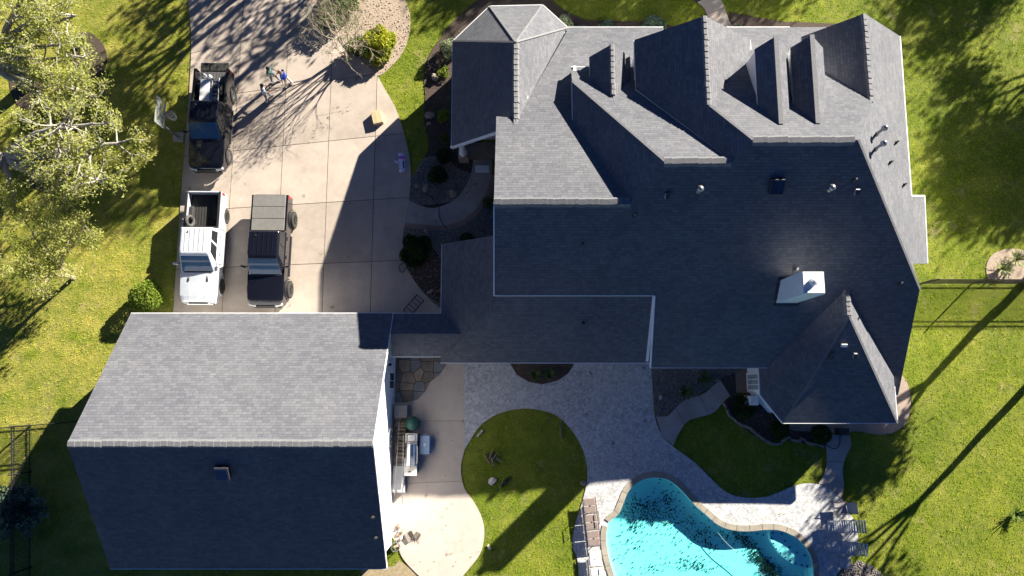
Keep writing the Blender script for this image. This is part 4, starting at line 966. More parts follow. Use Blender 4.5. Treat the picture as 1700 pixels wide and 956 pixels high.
shrub('garden_shrub', 'round dark bush beside the garden door', 1230, 676, 0.62, 0.5, G_DARK, 2600, 0.06, 19, 0.12)
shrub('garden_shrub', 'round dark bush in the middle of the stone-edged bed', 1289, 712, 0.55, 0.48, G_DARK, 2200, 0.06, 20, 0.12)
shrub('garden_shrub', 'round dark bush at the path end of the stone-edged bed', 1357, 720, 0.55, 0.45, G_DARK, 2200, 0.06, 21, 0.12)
strap_plant('strap_plant', 'spiky green clump nearer the eave in the gravel bed', 1167, 628, 34, 0.5, G_MID, 22); strap_plant('strap_plant', 'spiky green clump nearer the deck in the gravel bed', 1136, 650, 34, 0.5, G_MID, 23)
strap_plant('strap_plant', 'spiky clump on the left of the half-round bed under the eave', 888, 622, 30, 0.42, G_MID, 24); strap_plant('strap_plant', 'spiky clump on the right of the half-round bed under the eave', 912, 622, 30, 0.42, G_MID, 25)
strap_plant('strap_plant', 'pale spiky plant nearest the iron fence in the right bed', 1660, 447, 40, 0.6, G_STRAP, 26, wd=0.04); strap_plant('strap_plant', 'pale spiky plant at the back of the right bed', 1684, 432, 40, 0.6, G_STRAP, 27, wd=0.04)
for i, (u, v, lab) in enumerate(((140,72,'leafy clump in the top mulch ring'), (90,292,'leafy clump in the mulch ring below the pale limbs'), (1684,852,'grassy tuft near the right edge beside the bare soil'))):
    strap_plant('strap_plant', lab, u, v, 40, 0.55, G_MID, 30+i)
# feathery conifer by the left fence
random.seed(77)
cf = thing('feathery_conifer', 'feathery blue-green conifer leaning over the left fence', 'shrub', P(48, 842, 0)); mb = MB(); tips = []
for k in range(26):
    a = 2*math.pi*k/26+random.uniform(-0.2,0.2); e = random.uniform(0.1,1.0)
    grow((0,0,0.15), (math.cos(a), math.sin(a), e), random.uniform(0.7,1.05), 0.022, 1, 0.35, 0.1, mb, tips, 0.7, 0.2, (2,3), n=5)
mb.build('stem', DBARK, cf); T = np.array([tuple(t_) for t_ in tips]); C = np.repeat(T, 14, 0)+RNG.normal(size=(len(T)*14, 3))*0.07
V, F = leaf_quads(C, 0.1); np_mesh('foliage', V, F, G_BLUE, cf)

# ---- grass: blades in tufts over every lawn
def grass():
    x0, x1, y0, y1 = -31, 31, -15.5, 23.5; n = int((x1-x0)*(y1-y0)*105)
    X = RNG.uniform(x0, x1, n); Y = RNG.uniform(y0, y1, n); keep = np.ones(n, bool)
    for poly in KEEP_OFF: keep &= ~inside(X, Y, poly)
    X, Y = X[keep], Y[keep]
    den = 0.5+0.5*np.sin(X*1.7+np.sin(Y*1.3)*1.5)*np.cos(Y*1.9+np.sin(X*0.9)*1.3); sel = RNG.uniform(0, 1, len(X)) < 0.62+0.38*den; X, Y = X[sel], Y[sel]
    n = len(X); k = 3
    X = np.repeat(X, k)+RNG.normal(0, 0.03, n*k); Y = np.repeat(Y, k)+RNG.normal(0, 0.03, n*k); m_ = n*k
    a = RNG.uniform(0, 2*np.pi, m_); h = RNG.uniform(0.03, 0.075, m_); ln = RNG.uniform(0.02, 0.07, m_); b = RNG.uniform(0, 2*np.pi, m_); wd = RNG.uniform(0.008, 0.016, m_)
    B = np.stack([X, Y, np.zeros(m_)], 1); S_ = np.stack([np.cos(a)*wd, np.sin(a)*wd, np.zeros(m_)], 1); T_ = np.stack([np.cos(b)*ln, np.sin(b)*ln, h], 1)
    V = np.stack([B-S_, B+S_, B+T_], 1).reshape(-1, 3); F = np.arange(3*m_).reshape(m_, 3)
    return V, F
gm, gt, gb, gc = lawn_mat('grass_blade', (0.262, 0.42, 0.022), (0.405, 0.565, 0.04), (0.62, 0.61, 0.18), (0.58, 0.49, 0.27), 0)
tr = N(gt, 'ShaderNodeBsdfTranslucent'); gt.links.new(gc, tr.inputs[0]); ms = N(gt, 'ShaderNodeMixShader'); ms.inputs[0].default_value = 0.45
gt.links.new(gb.outputs[0], ms.inputs[1]); gt.links.new(tr.outputs[0], ms.inputs[2]); gt.links.new(ms.outputs[0], gt.nodes['Material Output'].inputs[0])
V, F = grass(); g = np_mesh('grass', V, F, gm); tag(g, 'short sunlit turf covering the lawns around house and drive', 'grass', kind='stuff')
# ================================================================== FENCES
def fence(name, label, a, b, h, posts, skip=0.115):
    a, b = Vector(a), Vector(b); d = b-a; L = d.length; ang = math.atan2(d.y, d.x)
    o = thing(name, label, 'fence', a, ang, 'black iron picket fences'); n = int(L/skip)
    for z in (0.15, h-0.18, h-0.02): MB().box((L/2, 0, z), (L, 0.035, 0.04)).build('rail', IRON, o)
    me = MB().box((0,0,h/2+0.03), (0.02,0.02,h)).lathe([(0.013,h+0.02),(0.02,h+0.05),(0.002,h+0.13)], (0,0,0), 6); first = None
    for i in range(1, n):
        if first is None: q = me.build('picket', IRON, o); first = q.data
        else: q = link(bpy.data.objects.new('picket', first), o)
        q.location = (i*L/n, 0, 0)
    pm = None
    for t_ in posts:
        if pm is None: q = MB().box((0,0,h/2+0.06), (0.07,0.07,h+0.12), ch=0.01).lathe([(0.03,h+0.1),(0.05,h+0.15),(0.03,h+0.2),(0.005,h+0.22)], (0,0,0), 8).build('post', IRON, o); pm = q.data
        else: q = link(bpy.data.objects.new('post', pm), o)
        q.location = (t_*L, 0, 0)
    return o
fence('iron_fence', 'black iron picket fence running down the left edge beside the garage', P(52,706,0), P(52,1010,0), 1.5, (0, 0.26, 0.52, 0.78, 1))
fence('iron_fence', 'black iron picket fence joining the garage to the left edge', P(-60,716,0), P(150,698,0), 1.5, (0.15, 0.53, 0.99))
fence('iron_fence', 'black iron picket fence running right from the house to the spiky bed', P(1520,471,0), P(1830,471,0), 1.45, (0.03, 0.3, 0.56, 0.85))

# ================================================================== PICKUP TRUCKS
def car_paint(name, c, rough=0.3, metal=0.3): return mat(name, c, tuple(x*0.9 for x in c), 3, rough, metal, coat=0.6)
RED = mat('red_lens', (0.45, 0.015, 0.012), rough=0.2); LENS = mat('clear_lens', (0.6, 0.62, 0.63), rough=0.1); ALLOY = mat('alloy_rim', (0.33, 0.33, 0.34), (0.2, 0.2, 0.21), 9, 0.3, 0.8)
def wheel(o, x, y, r, wd, rim, sx):
    M = Matrix.Rotation(math.pi/2, 4, 'Y')
    w_ = MB().lathe([(r*0.62,-wd/2),(r*0.92,-wd/2),(r,-wd*0.36),(r,wd*0.36),(r*0.92,wd/2),(r*0.62,wd/2),(r*0.62,wd*0.3)], (0,0,0), 28, M)
    for k in range(28):   # tread blocks
        t_ = 2*math.pi*k/28
        for s_ in (-1, 1): w_.box((s_*wd*0.3, math.cos(t_+s_*0.06)*r*0.995, math.sin(t_+s_*0.06)*r*0.995), (wd*0.3, 0.05, 0.03), rx=t_-math.pi/2)
    w_ = w_.build('wheel', RUBBER, o); w_.location = (x, y, r)
    rm = MB().lathe([(r*0.60,-0.02),(r*0.60,0.03),(r*0.54,0.04),(r*0.5,0.0)], (0,0,0), 24, M)
    for k in range(6):
        t_ = 2*math.pi*k/6; rm.box((0.03, math.cos(t_)*r*0.3, math.sin(t_)*r*0.3), (0.03, r*0.5, 0.06), rx=t_, ch=0.01)
    rm.lathe([(0.07,0.0),(0.07,0.05),(0.03,0.06)], (0,0,0), 12, M)
    q = rm.build('rim', rim, w_); q.location = (sx*(wd/2-0.04), 0, 0)
    if sx < 0: q.rotation_euler = (0, 0, math.pi)
def pickup(label, loc, rz, paint, L=5.9, W=0.98, lift=0.0, wr=0.40, ww=0.29, wout=0.0, tail_down=False, bed='open', rim=None, vents=False, roof_ribs=True, trim=None):
    o = thing('pickup_truck', label, 'truck', loc, rz, 'pickup trucks on the driveway'); z_ = lift; rim = rim or ALLOY; trim = trim or paint
    f = -L/2; yF, yR = f+0.98, L/2-1.16; R_ = wr+0.09; zc = wr
    # side profile of front body and cab, wheel arches cut out
    cabr = L/2-2.05
    top = [(f+0.03,0.52),(f,0.66),(f,0.82),(f+0.04,0.98),(f+0.14,1.06),(f+0.4,1.11),(f+1.0,1.16),(f+1.55,1.20),(f+1.62,1.21),(cabr,1.24)]
    top = [(y,z+z_) for y, z in top]
    def arch(yc, y_end=None): return [(yc+R_*math.cos(t_), max(0.42+z_, zc+R_*math.sin(t_))) for t_ in [math.pi*k/9 for k in range(10)]]
    bot = [(cabr,0.42+z_)]+[p for p in arch(yF)]+[(f+0.08,0.42+z_)]
    def wid(y):
        e = max(0.0, (f+0.62)-y)/0.62; return W*(1-0.17*e**2.2)
    V = []; F = []; cols = [(-1,-0.07),(-0.965,-0.012),(-0.8,0.012),(-0.4,0.03),(0,0.036),(0.4,0.03),(0.8,0.012),(0.965,-0.012),(1,-0.07)]
    for i, (y, z) in enumerate(top):
        for cx_, dz in cols: V.append((cx_*wid(y), y, z+(dz if i >= 3 else 0)))
    nc = len(cols)
    for i in range(len(top)-1):
        for j in range(nc-1): F.append((i*nc+j, i*nc+j+1, i*nc+nc+j+1, i*nc+nc+j))
    for s_, j in ((-1,0),(1,nc-1)):
        k0 = len(V); V += [(s_*wid(y), y, z) for y, z in bot]; f_ = [i*nc+j for i in range(len(top))]+list(range(k0, k0+len(bot)))
        F.append(tuple(f_ if s_ > 0 else f_[::-1]))
    body = mesh_obj('body', V, F, paint, o, smooth=True); body.data.set_sharp_from_angle(angle=R(42))
    # hood lines
    for s_ in (-1, 1): bar('hood_crease', (s_*0.42,f+0.3,1.125+z_), (s_*0.52,f+1.5,1.225+z_), 0.02, 0.02, paint, o, Vector())
    MB().box((0,f+1.64,1.235+z_), (1.5,0.1,0.03)).build('cowl', BLACKP, o)
    if vents:
        for s_ in (-1, 1): MB().box((s_*0.5,f+1.25,1.205+z_), (0.1,0.28,0.02), rz=s_*0.08).build('hood_vent', BLACKP, o)
    # cabin
    zb, zt = 1.2+z_, 1.86+z_; y0, y1, y2, y3 = f+1.62, f+2.42, cabr-0.08, cabr
    wb, wt = W*0.96, W*0.82
    B = [(-wb*0.94,y0,zb),(wb*0.94,y0,zb),(wb,y0+0.45,zb),(wb,y3,zb),(-wb,y3,zb),(-wb,y0+0.45,zb)]
    Rf = [(-wt*0.96,y1,zt-0.02),(wt*0.96,y1,zt-0.02),(wt,y1+0.25,zt),(wt,y2,zt-0.01),(-wt,y2,zt-0.01),(-wt,y1+0.25,zt)]
    Ri = [(x*0.9,y+(0.1 if y < 0 else -0.06),zt+0.045) for x, y, z in Rf]
    F = [(0,1,7,6),(1,2,8,7),(2,3,9,8),(3,4,10,9),(4,5,11,10),(5,0,6,11)]+[(6+i,6+(i+1)%6,12+(i+1)%6,12+i) for i in range(6)]+[tuple(range(12,18))]
    cb = mesh_obj('cabin', B+Rf+Ri, F, paint, o); bv = cb.modifiers.new('b', 'BEVEL'); bv.width = 0.05; bv.segments = 3; bv.limit_method = 'ANGLE'; bv.angle_limit = R(20)
    if roof_ribs:
        for k in range(5): MB().box((-0.5+0.25*k, (y1+y2)/2+0.1, zt+0.05), (0.05, (y2-y1)*0.82, 0.022), ch=0.008).build('roof_rib', paint, o)
    def lerp(a, b, t_): return Vector(a)*(1-t_)+Vector(b)*t_
    def pane(name, a, b, c, d, m=GLASS, e=0.012):
        n_ = (Vector(b)-Vector(a)).cross(Vector(d)-Vector(a)).normalized()
        q = [Vector(p)+n_*e for p in (a,b,c,d)]; return mesh_obj(name, q+[p-n_*(e+0.01) for p in q], [(0,1,2,3),(0,4,5,1),(1,5,6,2),(2,6,7,3),(3,7,4,0)], m, o)
    def inset(q, s_=0.06, t_=0.08):
        a,b,c,d = [Vector(p) for p in q]
        return [lerp(lerp(a,b,s_),lerp(d,c,s_),t_), lerp(lerp(b,a,s_),lerp(c,d,s_),t_), lerp(lerp(b,a,s_),lerp(c,d,s_),1-t_), lerp(lerp(a,b,s_),lerp(d,c,s_),1-t_)]
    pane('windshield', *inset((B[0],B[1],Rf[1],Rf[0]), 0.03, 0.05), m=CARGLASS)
    pane('rear_window', *inset((B[3],B[4],Rf[4],Rf[3]), 0.1, 0.15))
    for s_ in (-1, 1):
        b2, b3, r2, r3 = (B[2],B[3],Rf[2],Rf[3]) if s_ > 0 else (B[5],B[4],Rf[5],Rf[4])
        for ta, tb in ((0.0,0.46),(0.52,0.9)):
            q = inset((lerp(b2,b3,ta),lerp(b2,b3,tb),lerp(r2,r3,tb),lerp(r2,r3,ta)), 0.03, 0.12)
            if s_ < 0: q = [q[1],q[0],q[3],q[2]]
            pane('side_window', *q)
        for yy in (y0+1.0, y0+2.0): MB().box((s_*(W+0.012), yy, 1.02+z_), (0.035,0.2,0.045), ch=0.01).build('door_handle', CHROME if paint.name.startswith('white') else trim, o)
        for yy in (y0+0.28, y0+1.28, y3-0.03): MB().box((s_*(W+0.001), yy, 0.85+z_), (0.006,0.012,0.66)).build('door_gap', BLACKP, o)
        mr = MB().box((s_*(W+0.2), y0+0.42, 1.33+z_), (0.24,0.12,0.19), ch=0.03, rz=s_*0.2).build('mirror', trim, o)
        MB().tube([(s_*(W-0.06),y0+0.45,1.24+z_),(s_*(W+0.12),y0+0.44,1.28+z_)], 0.03, 8).build('mirror_arm', BLACKP, mr)
        MB().box((s_*W*0.72, f+0.07, 0.90+z_), (0.4,0.16,0.17), ch=0.03, rz=s_*0.32).build('headlight', LENS, o)
        MB().box((s_*(W-0.03), L/2-0.1, 1.02+z_), (0.1,0.16,0.36), ch=0.02).build('taillight', RED, o)
        MB().box((s_*(W+0.0), (y0+y3)/2, 0.4+z_), (0.13,y3-y0-0.1,0.05), ch=0.015).build('running_board', BLACKP, o)
        for yc in (yF, yR):
            fl_ = MB(); pts_ = [(s_*(W+0.005), yc+R_*math.cos(t_), zc+R_*math.sin(t_)) for t_ in [math.pi*k/12 for k in range(13)]]
            fl_.tube(pts_, 0.035, 6).build('wheel_arch', trim if wout < 0.05 else BLACKP, o)
            wheel(o, s_*(W-ww/2+0.01+wout), yc, wr, ww, rim, s_)
    MB().box((0, f-0.02, 0.66+z_), (W*1.5,0.12,0.22), ch=0.04).build('front_bumper', CHROME if paint.name.startswith('white') else BLACKP, o)
    MB().box((0, f-0.005, 0.89+z_), (W*1.0,0.07,0.2), ch=0.02).build('grille', BLACKP, o)
    MB().box((0, L/2+0.04, 0.6+z_), (W*1.8,0.16,0.18), ch=0.04).build('rear_bumper', CHROME if paint.name.startswith('white') else BLACKP, o)
    MB().box((0, (yF+yR)/2, 0.52+z_), (1.0, L*0.8, 0.24)).build('chassis', BLACKP, o)
    # bed
    ya_, yb_ = cabr+0.03, L/2; zt2 = 1.28+z_
    LIN = mat('bed_liner', (0.018,0.018,0.019), (0.03,0.03,0.03), 12, 0.8)
    for s_ in (-1, 1):
        prof = [(ya_,0.44+z_),(ya_,zt2),(yb_,zt2-0.03),(yb_,0.5+z_)]+[(yR+R_*math.cos(t_), max(0.44+z_, zc+R_*math.sin(t_))) for t_ in [math.pi*k/9 for k in range(10)]]
        n_ = len(prof); V = [(s_*W,y,z) for y,z in prof]+[(s_*(W-0.16),y,z) for y,z in prof]
        F = [tuple(range(n_)) if s_ < 0 else tuple(range(n_-1,-1,-1)), tuple(range(2*n_-1,n_-1,-1)) if s_ < 0 else tuple(range(n_,2*n_))]+[(i,n_+i,n_+(i+1)%n_,(i+1)%n_) for i in range(n_)]
        mesh_obj('bed_side', V, F, paint, o)
        MB().box((s_*(W-0.09),(ya_+yb_)/2,zt2+0.0), (0.13,yb_-ya_-0.03,0.03), ch=0.01).build('bed_rail', BLACKP if bed != 'cover' else paint, o)
        MB().box((s_*(W-0.3), yR, 0.98+z_), (0.26,0.75,0.3), ch=0.05).build('wheel_well', LIN, o)
    fl2 = MB().box((0,(ya_+yb_)/2,0.82+z_), (2*W-0.3,yb_-ya_-0.02,0.05))
    for k in range(9): fl2.box((-0.64+0.16*k,(ya_+yb_)/2,0.85+z_), (0.07,yb_-ya_-0.1,0.022))
    fl2.build('bed_floor', LIN if bed != 'metal' else mat('grey_bed_liner', (0.09,0.09,0.095), rough=0.6), o)
    MB().box((0,ya_+0.04,1.05+z_), (2*W-0.3,0.07,0.46)).build('bed_front', LIN, o)
    if tail_down:
        tg = MB().box((0,yb_+0.28,0.84+z_), (2*W-0.36,0.5,0.06), ch=0.02)
        for k in range(7): tg.box((-0.6+0.2*k,yb_+0.28,0.875+z_), (0.1,0.4,0.015))
        tg.build('tailgate', LIN, o)
    else: MB().box((0,yb_-0.03,1.0+z_), (2*W-0.34,0.08,0.56), ch=0.02).build('tailgate', paint, o)
    if bed == 'cover':
        TON = mat('tonneau_vinyl', (0.17,0.165,0.158), (0.2,0.195,0.185), 5, 0.55)
        for k in range(3):
            l_ = (yb_-ya_-0.05)/3; MB().box((0, ya_+0.03+l_*(k+0.5), zt2+0.035+0.004*(k % 2)), (2*W-0.2, l_-0.02, 0.04), ch=0.012).build('tonneau_panel', TON, o)
        for s_ in (-1, 1): MB().box((s_*(W-0.14),(ya_+yb_)/2,zt2+0.035), (0.03,yb_-ya_-0.1,0.03)).build('cover_rail', ALLOY, o)
    MB().tube([(-0.4,cabr-0.35,zt+0.04),(-0.4,cabr-0.3,zt+0.1)], [0.05,0.01], 6).build('antenna', BLACKP, o)
    return o
BLK = car_paint('black_paint', (0.008,0.009,0.014), 0.18); WHT = car_paint('white_paint', (0.60,0.64,0.70), 0.28, 0.15); NAV = car_paint('navy_paint', (0.010,0.011,0.020), 0.2, 0.3)
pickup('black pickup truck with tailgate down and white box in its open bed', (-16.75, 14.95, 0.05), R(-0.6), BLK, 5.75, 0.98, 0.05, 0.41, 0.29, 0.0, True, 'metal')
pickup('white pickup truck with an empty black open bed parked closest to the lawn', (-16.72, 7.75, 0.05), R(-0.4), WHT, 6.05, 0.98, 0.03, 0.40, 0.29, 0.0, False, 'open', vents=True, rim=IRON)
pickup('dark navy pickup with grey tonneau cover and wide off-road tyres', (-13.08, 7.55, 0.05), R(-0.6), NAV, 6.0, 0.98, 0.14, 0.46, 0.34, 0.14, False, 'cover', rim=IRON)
# load of the black truck
tz = 0.05+0.05+0.87
WB = mat('white_plastic', (0.75,0.76,0.77), rough=0.5)
c = thing('white_cooler', 'long white box in the bed of the black pickup', 'box', (-17.0, 16.55, tz)); MB().box((0,0,0.2), (0.5,1.25,0.4), ch=0.03).build('body', WB, c); MB().box((0,0,0.425), (0.53,1.28,0.06), ch=0.02).build('lid', WB, c)
c = thing('step_ladder', 'short aluminium ladder lying in the bed of the black pickup', 'ladder', (-16.45, 16.6, tz))
for s_ in (-1, 1): MB().box((s_*0.19,0,0.36), (0.06,1.35,0.09), ch=0.01).build('rail', GALV, c)
for k in range(5): MB().box((0,-0.54+0.27*k,0.36), (0.36,0.08,0.04)).build('rung', GALV, c)
for k_ in range(2): MB().box((0,-0.4+0.8*k_,0.16), (0.3,0.1,0.32)).build('foot', GALV, c)
for k, (x, y, lab) in enumerate(((-17.2,17.5,'white jug nearer the left rail behind the white box'), (-16.9,17.45,'white jug beside the tailgate of the black pickup'))):
    j = thing('white_jug', lab, 'jug', (x, y, tz)); MB().lathe([(0.1,0),(0.11,0.03),(0.11,0.2),(0.05,0.27),(0.03,0.29)], (0,0,0), 14).build('body', WB, j, smooth=True); MB().lathe([(0.035,0.29),(0.035,0.33)], (0,0,0), 10).build('cap', mat('blue_cap',(0.05,0.15,0.4)), j)
c = thing('tool_case', 'dark tool case by the right rail of the black pickup bed', 'case', (-16.12, 16.7, tz)); MB().box((0,0,0.17), (0.24,0.8,0.34), ch=0.03).build('body', BLACKP, c); MB().tube([(0,-0.15,0.34),(0,-0.12,0.4),(0,0.12,0.4),(0,0.15,0.34)], 0.015, 6).build('handle', GALV, c)
# spare tyre + tarp in the white truck
c = thing('spare_tyre', 'grey tyre leaning in the front corner of the white pickup bed', 'tyre', (-17.38, 9.15, 0.95)); MB().torus((0,0,0.28), 0.26, 0.09, 24, 10, Matrix.Rotation(R(72),4,'Y')).build('tread', mat('worn_rubber',(0.09,0.085,0.08),(0.05,0.05,0.05),10,0.9), c, smooth=True)

# ================================================================== BASKETBALL HOOP
hb = P(297,228,0); bb = P(273,192,2.95); hoop = thing('basketball_hoop', 'basketball hoop with clear backboard on a grey pole beside the driveway', 'basketball hoop', hb)
bx = bb.x-hb.x; by = bb.y-hb.y
POLE = mat('grey_pole', (0.42,0.43,0.45), rough=0.4, metal=0.4)
MB().box((0,0,0.04), (0.62,0.55,0.08), ch=0.02).build('base_pad', PATIO, hoop)
MB().tube([(0,0,0),(0,0,2.4),(0.04,0,2.8)], 0.065, 12).build('pole', POLE, hoop, smooth=True)
for s_ in (-0.22, 0.22): MB().tube([(0.02,s_*0.3,2.2),(bx-0.03,by+s_,3.05)], 0.028, 8).build('arm', POLE, hoop); MB().tube([(0.02,s_*0.3,2.75),(bx-0.03,by+s_,3.6)], 0.028, 8).build('arm', POLE, hoop)
ac, at_, ab = _mat('clear_acrylic'); ab.inputs['Base Color'].default_value = (0.75,0.8,0.78,1); ab.inputs['Roughness'].default_value = 0.1; ab.inputs['Alpha'].default_value = 0.14
bdw, bdh = 1.37, 0.9
bd = MB().box((bx,by,2.95+bdh/2), (0.015,bdw,bdh)).build('backboard', ac, hoop)
fr_ = MB()
for s_ in (-1, 1): fr_.box((bx,by+s_*bdw/2,2.95+bdh/2), (0.05,0.05,bdh+0.05)); fr_.box((bx,by,2.95+bdh/2+s_*bdh/2), (0.05,bdw,0.05))
fr_.build('frame', mat('pale_frame',(0.34,0.38,0.32)), bd)
sq = MB()
for s_ in (-1, 1): sq.box((bx+0.012,by+s_*0.3,3.3), (0.008,0.035,0.45)); sq.box((bx+0.012,by,3.3+s_*0.21), (0.008,0.6,0.035))
sq.build('target_square', MATS['pale_frame'], bd)
ORG = mat('rim_red', (0.45,0.2,0.22), rough=0.4)
MB().box((bx+0.08,by,3.05), (0.14,0.14,0.05)).build('bracket', ORG, hoop)
MB().torus((bx+0.38,by,3.05), 0.225, 0.012, 28, 6).build('rim', ORG, hoop, smooth=True)
nm = MB()
for k in range(12):
    t0 = 2*math.pi*k/12
    for sg in (-1, 1):
        pts_ = []
        for q in range(5):
            rr_ = 0.225-0.022*q; t_ = t0+sg*q*0.26; pts_.append((bx+0.38+rr_*math.cos(t_), by+rr_*math.sin(t_), 3.04-0.1*q))
        nm.tube(pts_, 0.007, 4, cap=False)
nm.build('net', WB, hoop)

# ================================================================== PEOPLE
SKIN1 = mat('skin_fair', (0.52,0.32,0.25), rough=0.55); SKIN2 = mat('skin_tan', (0.33,0.19,0.13), rough=0.55)
HAIRD = mat('dark_hair', (0.012,0.010,0.009), (0.025,0.02,0.016), 30, 0.6); HAIRB = mat('grey_stubble', (0.36,0.24,0.2), rough=0.7)
DENIM = mat('blue_denim', (0.09,0.13,0.2), (0.13,0.17,0.25), 14, 0.85); SHOE = mat('dark_shoe', (0.03,0.027,0.025), rough=0.6)
def person(label, u, v, rz, shirt, pants, skin, hair, pose, feet=0.16, shorts=False, Hh=1.0):
    b0 = P(u, v, 0.055); o = thing('person', label, 'person', b0, rz)
    # local: x forward, y left, z up
    ln = pose.get('lean', 0.0); st = pose.get('stride', 0.1)
    J = {}; J['pel'] = (0,0,0.95); J['wst'] = (0.03*ln,0,1.08); J['chs'] = (0.22*ln,0,1.30); J['shc'] = (0.32*ln,0,1.44); J['nk'] = (0.37*ln+0.01,0,1.52); J['hd1'] = (0.42*ln+0.03,0,1.60); J['hd2'] = (0.45*ln+0.035,0,1.70); J['hd3'] = (0.46*ln+0.02,0,1.76)
    E = [('pel','wst'),('wst','chs'),('chs','shc'),('shc','nk'),('nk','hd1'),('hd1','hd2'),('hd2','hd3')]
    Rr = {'pel':0.15,'wst':0.14,'chs':0.155,'shc':0.115,'nk':0.058,'hd1':0.082,'hd2':0.092,'hd3':0.06}
    for s_, nm_ in ((1,'L'),(-1,'R')):
        sx_ = st*s_
        J['hip'+nm_] = (0.0,0.095*s_,0.9); J['kn'+nm_] = (sx_*0.55+0.03,0.11*s_,0.5); J['an'+nm_] = (sx_-0.01,0.12*s_,0.09); J['toe'+nm_] = (sx_+0.17,0.14*s_,0.035); J['heel'+nm_] = (sx_-0.05,0.12*s_,0.04)
        Rr.update({'hip'+nm_:0.1,'kn'+nm_:0.066,'an'+nm_:0.045,'toe'+nm_:0.035,'heel'+nm_:0.035}); E += [('pel','hip'+nm_),('hip'+nm_,'kn'+nm_),('kn'+nm_,'an'+nm_),('an'+nm_,'toe'+nm_),('an'+nm_,'heel'+nm_)]
        ar = pose['arms'][0 if s_ > 0 else 1]; bx_ = 0.32*ln
        J['sh'+nm_] = (bx_,0.19*s_,1.42); J['el'+nm_] = (bx_+ar[0][0], ar[0][1]*s_, ar[0][2]); J['wr'+nm_] = (bx_+ar[1][0], ar[1][1]*s_, ar[1][2])
        Rr.update({'sh'+nm_:0.07,'el'+nm_:0.045,'wr'+nm_:0.03}); E += [('shc','sh'+nm_),('sh'+nm_,'el'+nm_),('el'+nm_,'wr'+nm_)]
        wv = Vector(J['wr'+nm_]); dv = (wv-Vector(J['el'+nm_])).normalized(); sd_ = dv.cross(Vector((0,0,1))); sd_ = (sd_ if sd_.length > 0.1 else Vector((0,1,0))).normalized(); up_ = sd_.cross(dv)
        J['pm'+nm_] = tuple(wv+dv*0.07); Rr['pm'+nm_] = 0.026; E.append(('wr'+nm_,'pm'+nm_))
        for k in range(4):
            a = wv+dv*0.095+sd_*(0.026*(k-1.5)); l_ = (0.06,0.07,0.066,0.05)[k]; bnd = -up_*0.02
            J['f%d1'%k+nm_] = tuple(a+dv*l_*0.6); J['f%d2'%k+nm_] = tuple(a+dv*l_+bnd); Rr['f%d1'%k+nm_] = 0.0095; Rr['f%d2'%k+nm_] = 0.008
            E += [('pm'+nm_,'f%d1'%k+nm_),('f%d1'%k+nm_,'f%d2'%k+nm_)]
        a = wv+dv*0.04+sd_*0.045*s_; J['th1'+nm_] = tuple(a); J['th2'+nm_] = tuple(a+dv*0.04+sd_*0.015*s_); Rr['th1'+nm_] = 0.012; Rr['th2'+nm_] = 0.009; E += [('wr'+nm_,'th1'+nm_),('th1'+nm_,'th2'+nm_)]
    ks = list(J); me = bpy.data.meshes.new('tmp'); me.from_pydata([J[k] for k in ks], [(ks.index(a), ks.index(b)) for a, b in E], [])
    tmp = bpy.data.objects.new('tmp', me); COL.objects.link(tmp); md = tmp.modifiers.new('s', 'SKIN')
    for i, k in enumerate(ks):
        sv = me.skin_vertices[0].data[i]; r_ = Rr[k]; wide = 1.22 if k in ('pel','wst','chs') else 1.0; sv.radius = (r_*wide, r_*0.86) if wide > 1 else (r_, r_); sv.use_root = (k == 'pel')
    sb = tmp.modifiers.new('d', 'SUBSURF'); sb.levels = 1; sb.render_levels = 1
    dg = bpy.context.evaluated_depsgraph_get(); bm_ = bpy.data.meshes.new_from_object(tmp.evaluated_get(dg)); bpy.data.objects.remove(tmp)
    bm_.materials.clear()
    for m_ in (skin, shirt, pants, SHOE, hair): bm_.materials.append(m_)
    hd = Vector(J['hd2'])
    for p in bm_.polygons:
        c_ = p.center; i = 1
        if c_.z < 0.085: i = 3
        elif c_.z < 0.97 and abs(c_.y) < 0.3 and not any((c_-Vector(J[w])).length < 0.13 for w in ('wrL','wrR','pmL','pmR')): i = 2 if not (shorts and c_.z < 0.45) else 0
        if c_.z > 1.5: i = 0
        if any((c_-Vector(J[w])).length < 0.14 for w in ('wrL','wrR','pmL','pmR','f21L','f21R')): i = 0
        if i == 1:
            for nm_ in 'LR':
                if (c_-Vector(J['el'+nm_])).length < 0.10 or min((c_-(Vector(J['el'+nm_])*(1-t_)+Vector(J['wr'+nm_])*t_)).length for t_ in (0.25,0.5,0.75,1)) < 0.07: i = 0
        if c_.z > 1.655 and (c_.x < hd.x+0.05 or c_.z > 1.74): i = 4
        p.material_index = i
    for p in bm_.polygons: p.use_smooth = True
    bm_.name = 'body'; bo = link(bpy.data.objects.new('body', bm_), o)
    # face
    for s_ in (-1, 1):
        q = hd+Vector((0.083,0.03*s_,-0.03)); MB().lathe([(0.001,-0.01),(0.012,0),(0.001,0.01)], q, 8).build('eye', SHOE, o)
        q = hd+Vector((0.0,0.09*s_,-0.045)); MB().box(q, (0.045,0.022,0.06), ch=0.01).build('ear', skin, o)
    MB().box(hd+Vector((0.098,0,-0.06)), (0.03,0.024,0.045), ch=0.008).build('nose', skin, o); MB().box(hd+Vector((0.08,0,-0.115)), (0.016,0.05,0.012), ch=0.004).build('mouth', mat('lip',(0.3,0.12,0.1)), o)
    hm = MB(); prof = [(0.104,-0.02),(0.106,0.02),(0.095,0.06),(0.06,0.09),(0.015,0.1)]; hm.lathe(prof, hd+Vector((-0.02,0,0.0)), 14); hm.build('hair', hair, o, smooth=True)
    return o
